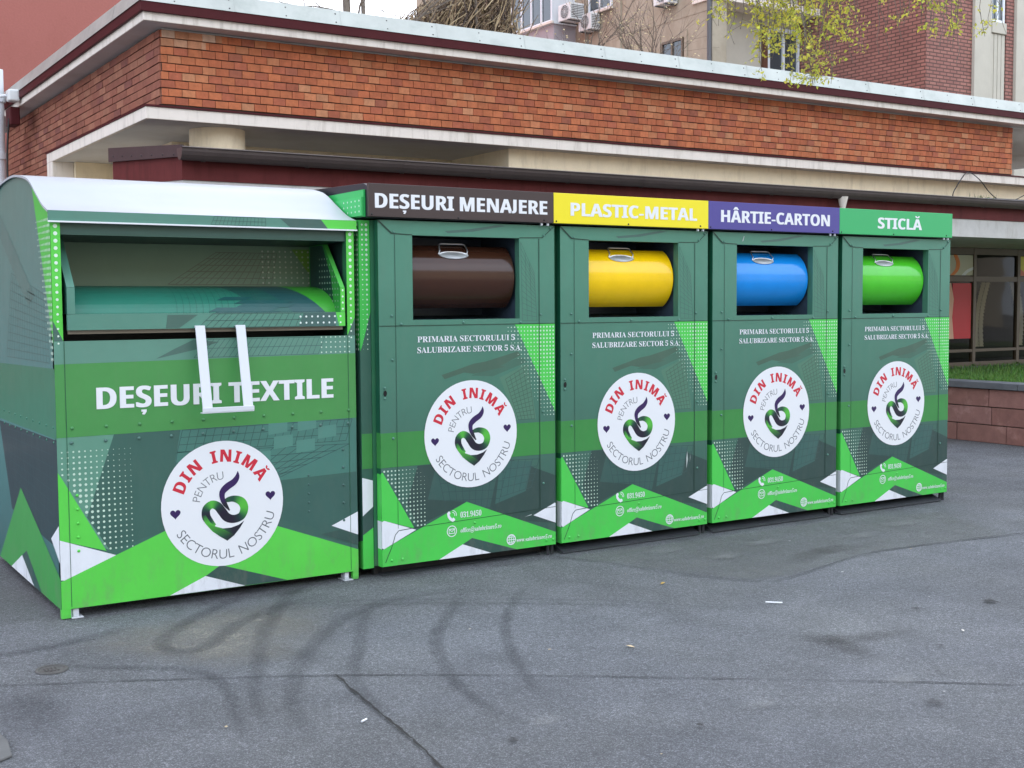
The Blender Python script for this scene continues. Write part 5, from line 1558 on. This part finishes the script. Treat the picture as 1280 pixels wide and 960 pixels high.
for k in range(46):
    x, y = q.gauss(0, .10), q.gauss(0, .02); d = Vector((q.gauss(0, .5), q.gauss(0, .5), 1)).normalized()*q.uniform(.03, .10); e = d.orthogonal().normalized()*.012
    wd.face([(x, y, 0), Vector((x, y, 0))+d*.5+e, Vector((x, y, 0))+d, Vector((x, y, 0))+d*.5-e], 0, (.10*q.uniform(.6, 1.4), .16, .04))
w_ = wd.build('weed', M['grass'], None, label='small green weed sprouting from the gutter', category='plant'); w_.location = (12.15, 9.0, 2.715)

lpz = thing('wall_floodlight', 'white floodlight on an arm at the far left corner of the roof', 'floodlight', (2.98, 15.75, 4.1))
a = MB(); a.box(-.04, .09, -.08, .08, -.07, .07); a.build('lamp_head', M['acwhite'], lpz, .02)
a = MB(); a.tube([(-.04, 0, .0), (-.13, .25, .01)], .02, 8); a.build('arm', M['pipe'], lpz)
a = MB(); a.box(.0, .11, .05, .35, -.33, -.12); a.build('junction_box', M['redmetal'], lpz, .01)
pp = MB(); pp.tube([(0, 0, 0), (0, 0, 4.5)], .085, 12)
for z in (1.2, 2.6, 3.4, 4.1): pp.tube([(0, 0, z), (0, 0, z+.08)], .105, 12)
o = pp.build('white_standpipe', M['pipe'], None, label='white vertical pipe at the left edge beside the brick wall', category='pipe'); o.location = (2.93, 16.35, 0)
cable([(2.98, 15.9, 3.85), (2.95, 15.92, 3.4), (2.97, 15.9, 2.9), (3.2, 15.95, 2.4)], .012, 'wall_cable', 'black cable running down the brick wall at the far left')

# valve cover, slab corner, litter
a = MB(); n = 24
a.raw([(.055*s*math.cos(2*math.pi*k/n), .055*s*math.sin(2*math.pi*k/n), z) for s, z in ((1.25, .002), (1.2, .008), (1.0, .008), (.97, .004)) for k in range(n)],
      [(r_*n+k, r_*n+(k+1) % n, (r_+1)*n+(k+1) % n, (r_+1)*n+k) for r_ in range(3) for k in range(n)])
a.face([(.0535*math.cos(2*math.pi*k/n), .0535*math.sin(2*math.pi*k/n), .0045) for k in range(n)])
for k in range(4): a.box(-.03+.016*k, -.022+.016*k, -.03, .03, .0046, .008)
o = a.build('valve_cover', M['iron'], None, label='small round iron valve cover set in the asphalt', category='valve cover'); o.location = (1.12, 5.436, 0)
a = MB(); a.prism([(.40, 5.0), (.775, 4.76), (.79, 4.60), (.775, 4.44), (.73, 4.41), (.40, 4.5)], 'z', .001, .012)
a.v = [(x-.7, y-4.6, z) for x, y, z in a.v]
o = a.build('concrete_slab', M['capstone2'], None, .004, label='broken pale concrete slab corner at the left edge of the ground', category='slab'); o.location = (.7, 4.6, 0)
def litter_leaf(loc, lab, rz, s, c):
    a = MB(); P = [(0, 0, .004), (.3, .16, .012), (.65, .17, .02), (1, 0, .008), (.6, -.18, .022), (.25, -.13, .010)]
    a.face([(x*s, y*s, z*s*4) for x, y, z in P], 0, c)
    o = a.build('fallen_leaf', M['twigs'], None, label=lab, category='leaf'); o.location = loc; o.rotation_euler = (0, 0, rz)
litter_leaf((4.30, 5.21, .006), 'yellow brown fallen leaf on the asphalt near the yellow drum bin', .4, .055, (.45, .28, .06))
litter_leaf((3.40, 4.30, .006), 'pale tan fallen leaf on the open asphalt in the middle', 1.9, .05, (.55, .42, .25))
litter_leaf((4.85, 3.65, .006), 'whitish dry fallen leaf on the asphalt at the right', .9, .035, (.6, .56, .5))
def stick(loc, lab, rz, l, r_, name, cat):
    a = MB(); a.tube([(-l/2, 0, r_), (l/2, 0, r_)], r_, 8)
    o = a.build(name, M['white'], None, label=lab, category=cat); o.location = loc; o.rotation_euler = (0, 0, rz)
stick((4.51, 4.55, .005), 'thin white paper stick lying on the asphalt', -.75, .085, .004, 'paper_stick', 'litter')
stick((1.945, 4.08, .008), 'short white cigarette end in the asphalt crack', .5, .03, .004, 'cigarette_end', 'litter')
q = random.Random(77)
for k in range(26):
    x = q.uniform(1.2, 6.5); y = q.uniform(2.9, 5.9)
    if y > 5.9 or x > y*1.35 or x < y*.16: continue
    a = MB(); s = q.uniform(.005, .012)
    a.face([(s*q.uniform(.6, 1)*math.cos(2*math.pi*j/6), s*q.uniform(.5, .8)*math.sin(2*math.pi*j/6), .004+q.uniform(0, .004)) for j in range(6)], 0, q.choice([(.5, .5, .48), (.35, .33, .28), (.08, .06, .05), (.4, .32, .2)]))
    o = a.build('litter_scrap', M['twigs'], None, label='tiny scrap of litter lying on the grey asphalt', category='litter', group='tiny litter scraps on the asphalt'); o.location = (x, y, .001)

# ------------------------------------------------------------------ ACROSS THE STREET (behind the camera; seen only as reflections and bounce)
st = thing('street_block', 'pale sunlit block of flats across the street behind the camera', 'building', (0, -28, 0))
a = MB(); a.box(-50, 70, -12, 0, 0, 15); a.build('wall', mat('pale_render', (.34, .31, .26), .9, noise=.05), st)
for fl_ in range(5):
    for x0 in (-46, -17, 12, 41):
        a = MB(); a.box(x0, x0+26, .001, .06, 1+fl_*2.9, 2.4+fl_*2.9); a.build('window_band', M['winglass'], st)
def car(x, y, rz, col, lab):
    t = thing('parked_car', lab, 'car', (x, y, 0), rz, 'cars parked behind the camera')
    a = MB(); a.prism([(-2.1, .28), (-2.12, .62), (-1.95, .82), (-1.0, .92), (-.45, 1.36), (.75, 1.42), (1.5, 1.0), (2.0, .92), (2.1, .6), (2.08, .28)], 'y', -.82, .82)
    a.build('body', mat('car_paint', col, .3, coat=.5), t, .08, 3)
    a = MB()
    for sy in (-1, 1): a.prism([(-.85, .95), (-.42, 1.30), (.70, 1.35), (1.25, .98)], 'y', sy*.80, sy*.826)
    a.build('side_window', M['winglass'], t)
    for wx in (-1.3, 1.3):
        for wy in (-.80, .80):
            a = MB(); a.tube([(wx, wy-.1, .31), (wx, wy+.1, .31)], .31, 20); wo = a.build('wheel', M['ramp'], t)
            a = MB(); a.tube([(wx, wy-.104, .31), (wx, wy+.104, .31)], .18, 16); a.build('rim', M['acwhite'], wo)
car(33.5, -15.5, .05, (.05, .09, .16), 'dark blue parked car out of view behind the camera')
car(38.8, -15.2, -.03, (.45, .46, .47), 'silver parked car out of view behind the camera')
car(44.2, -15.6, .02, (.30, .03, .03), 'red parked car out of view behind the camera')
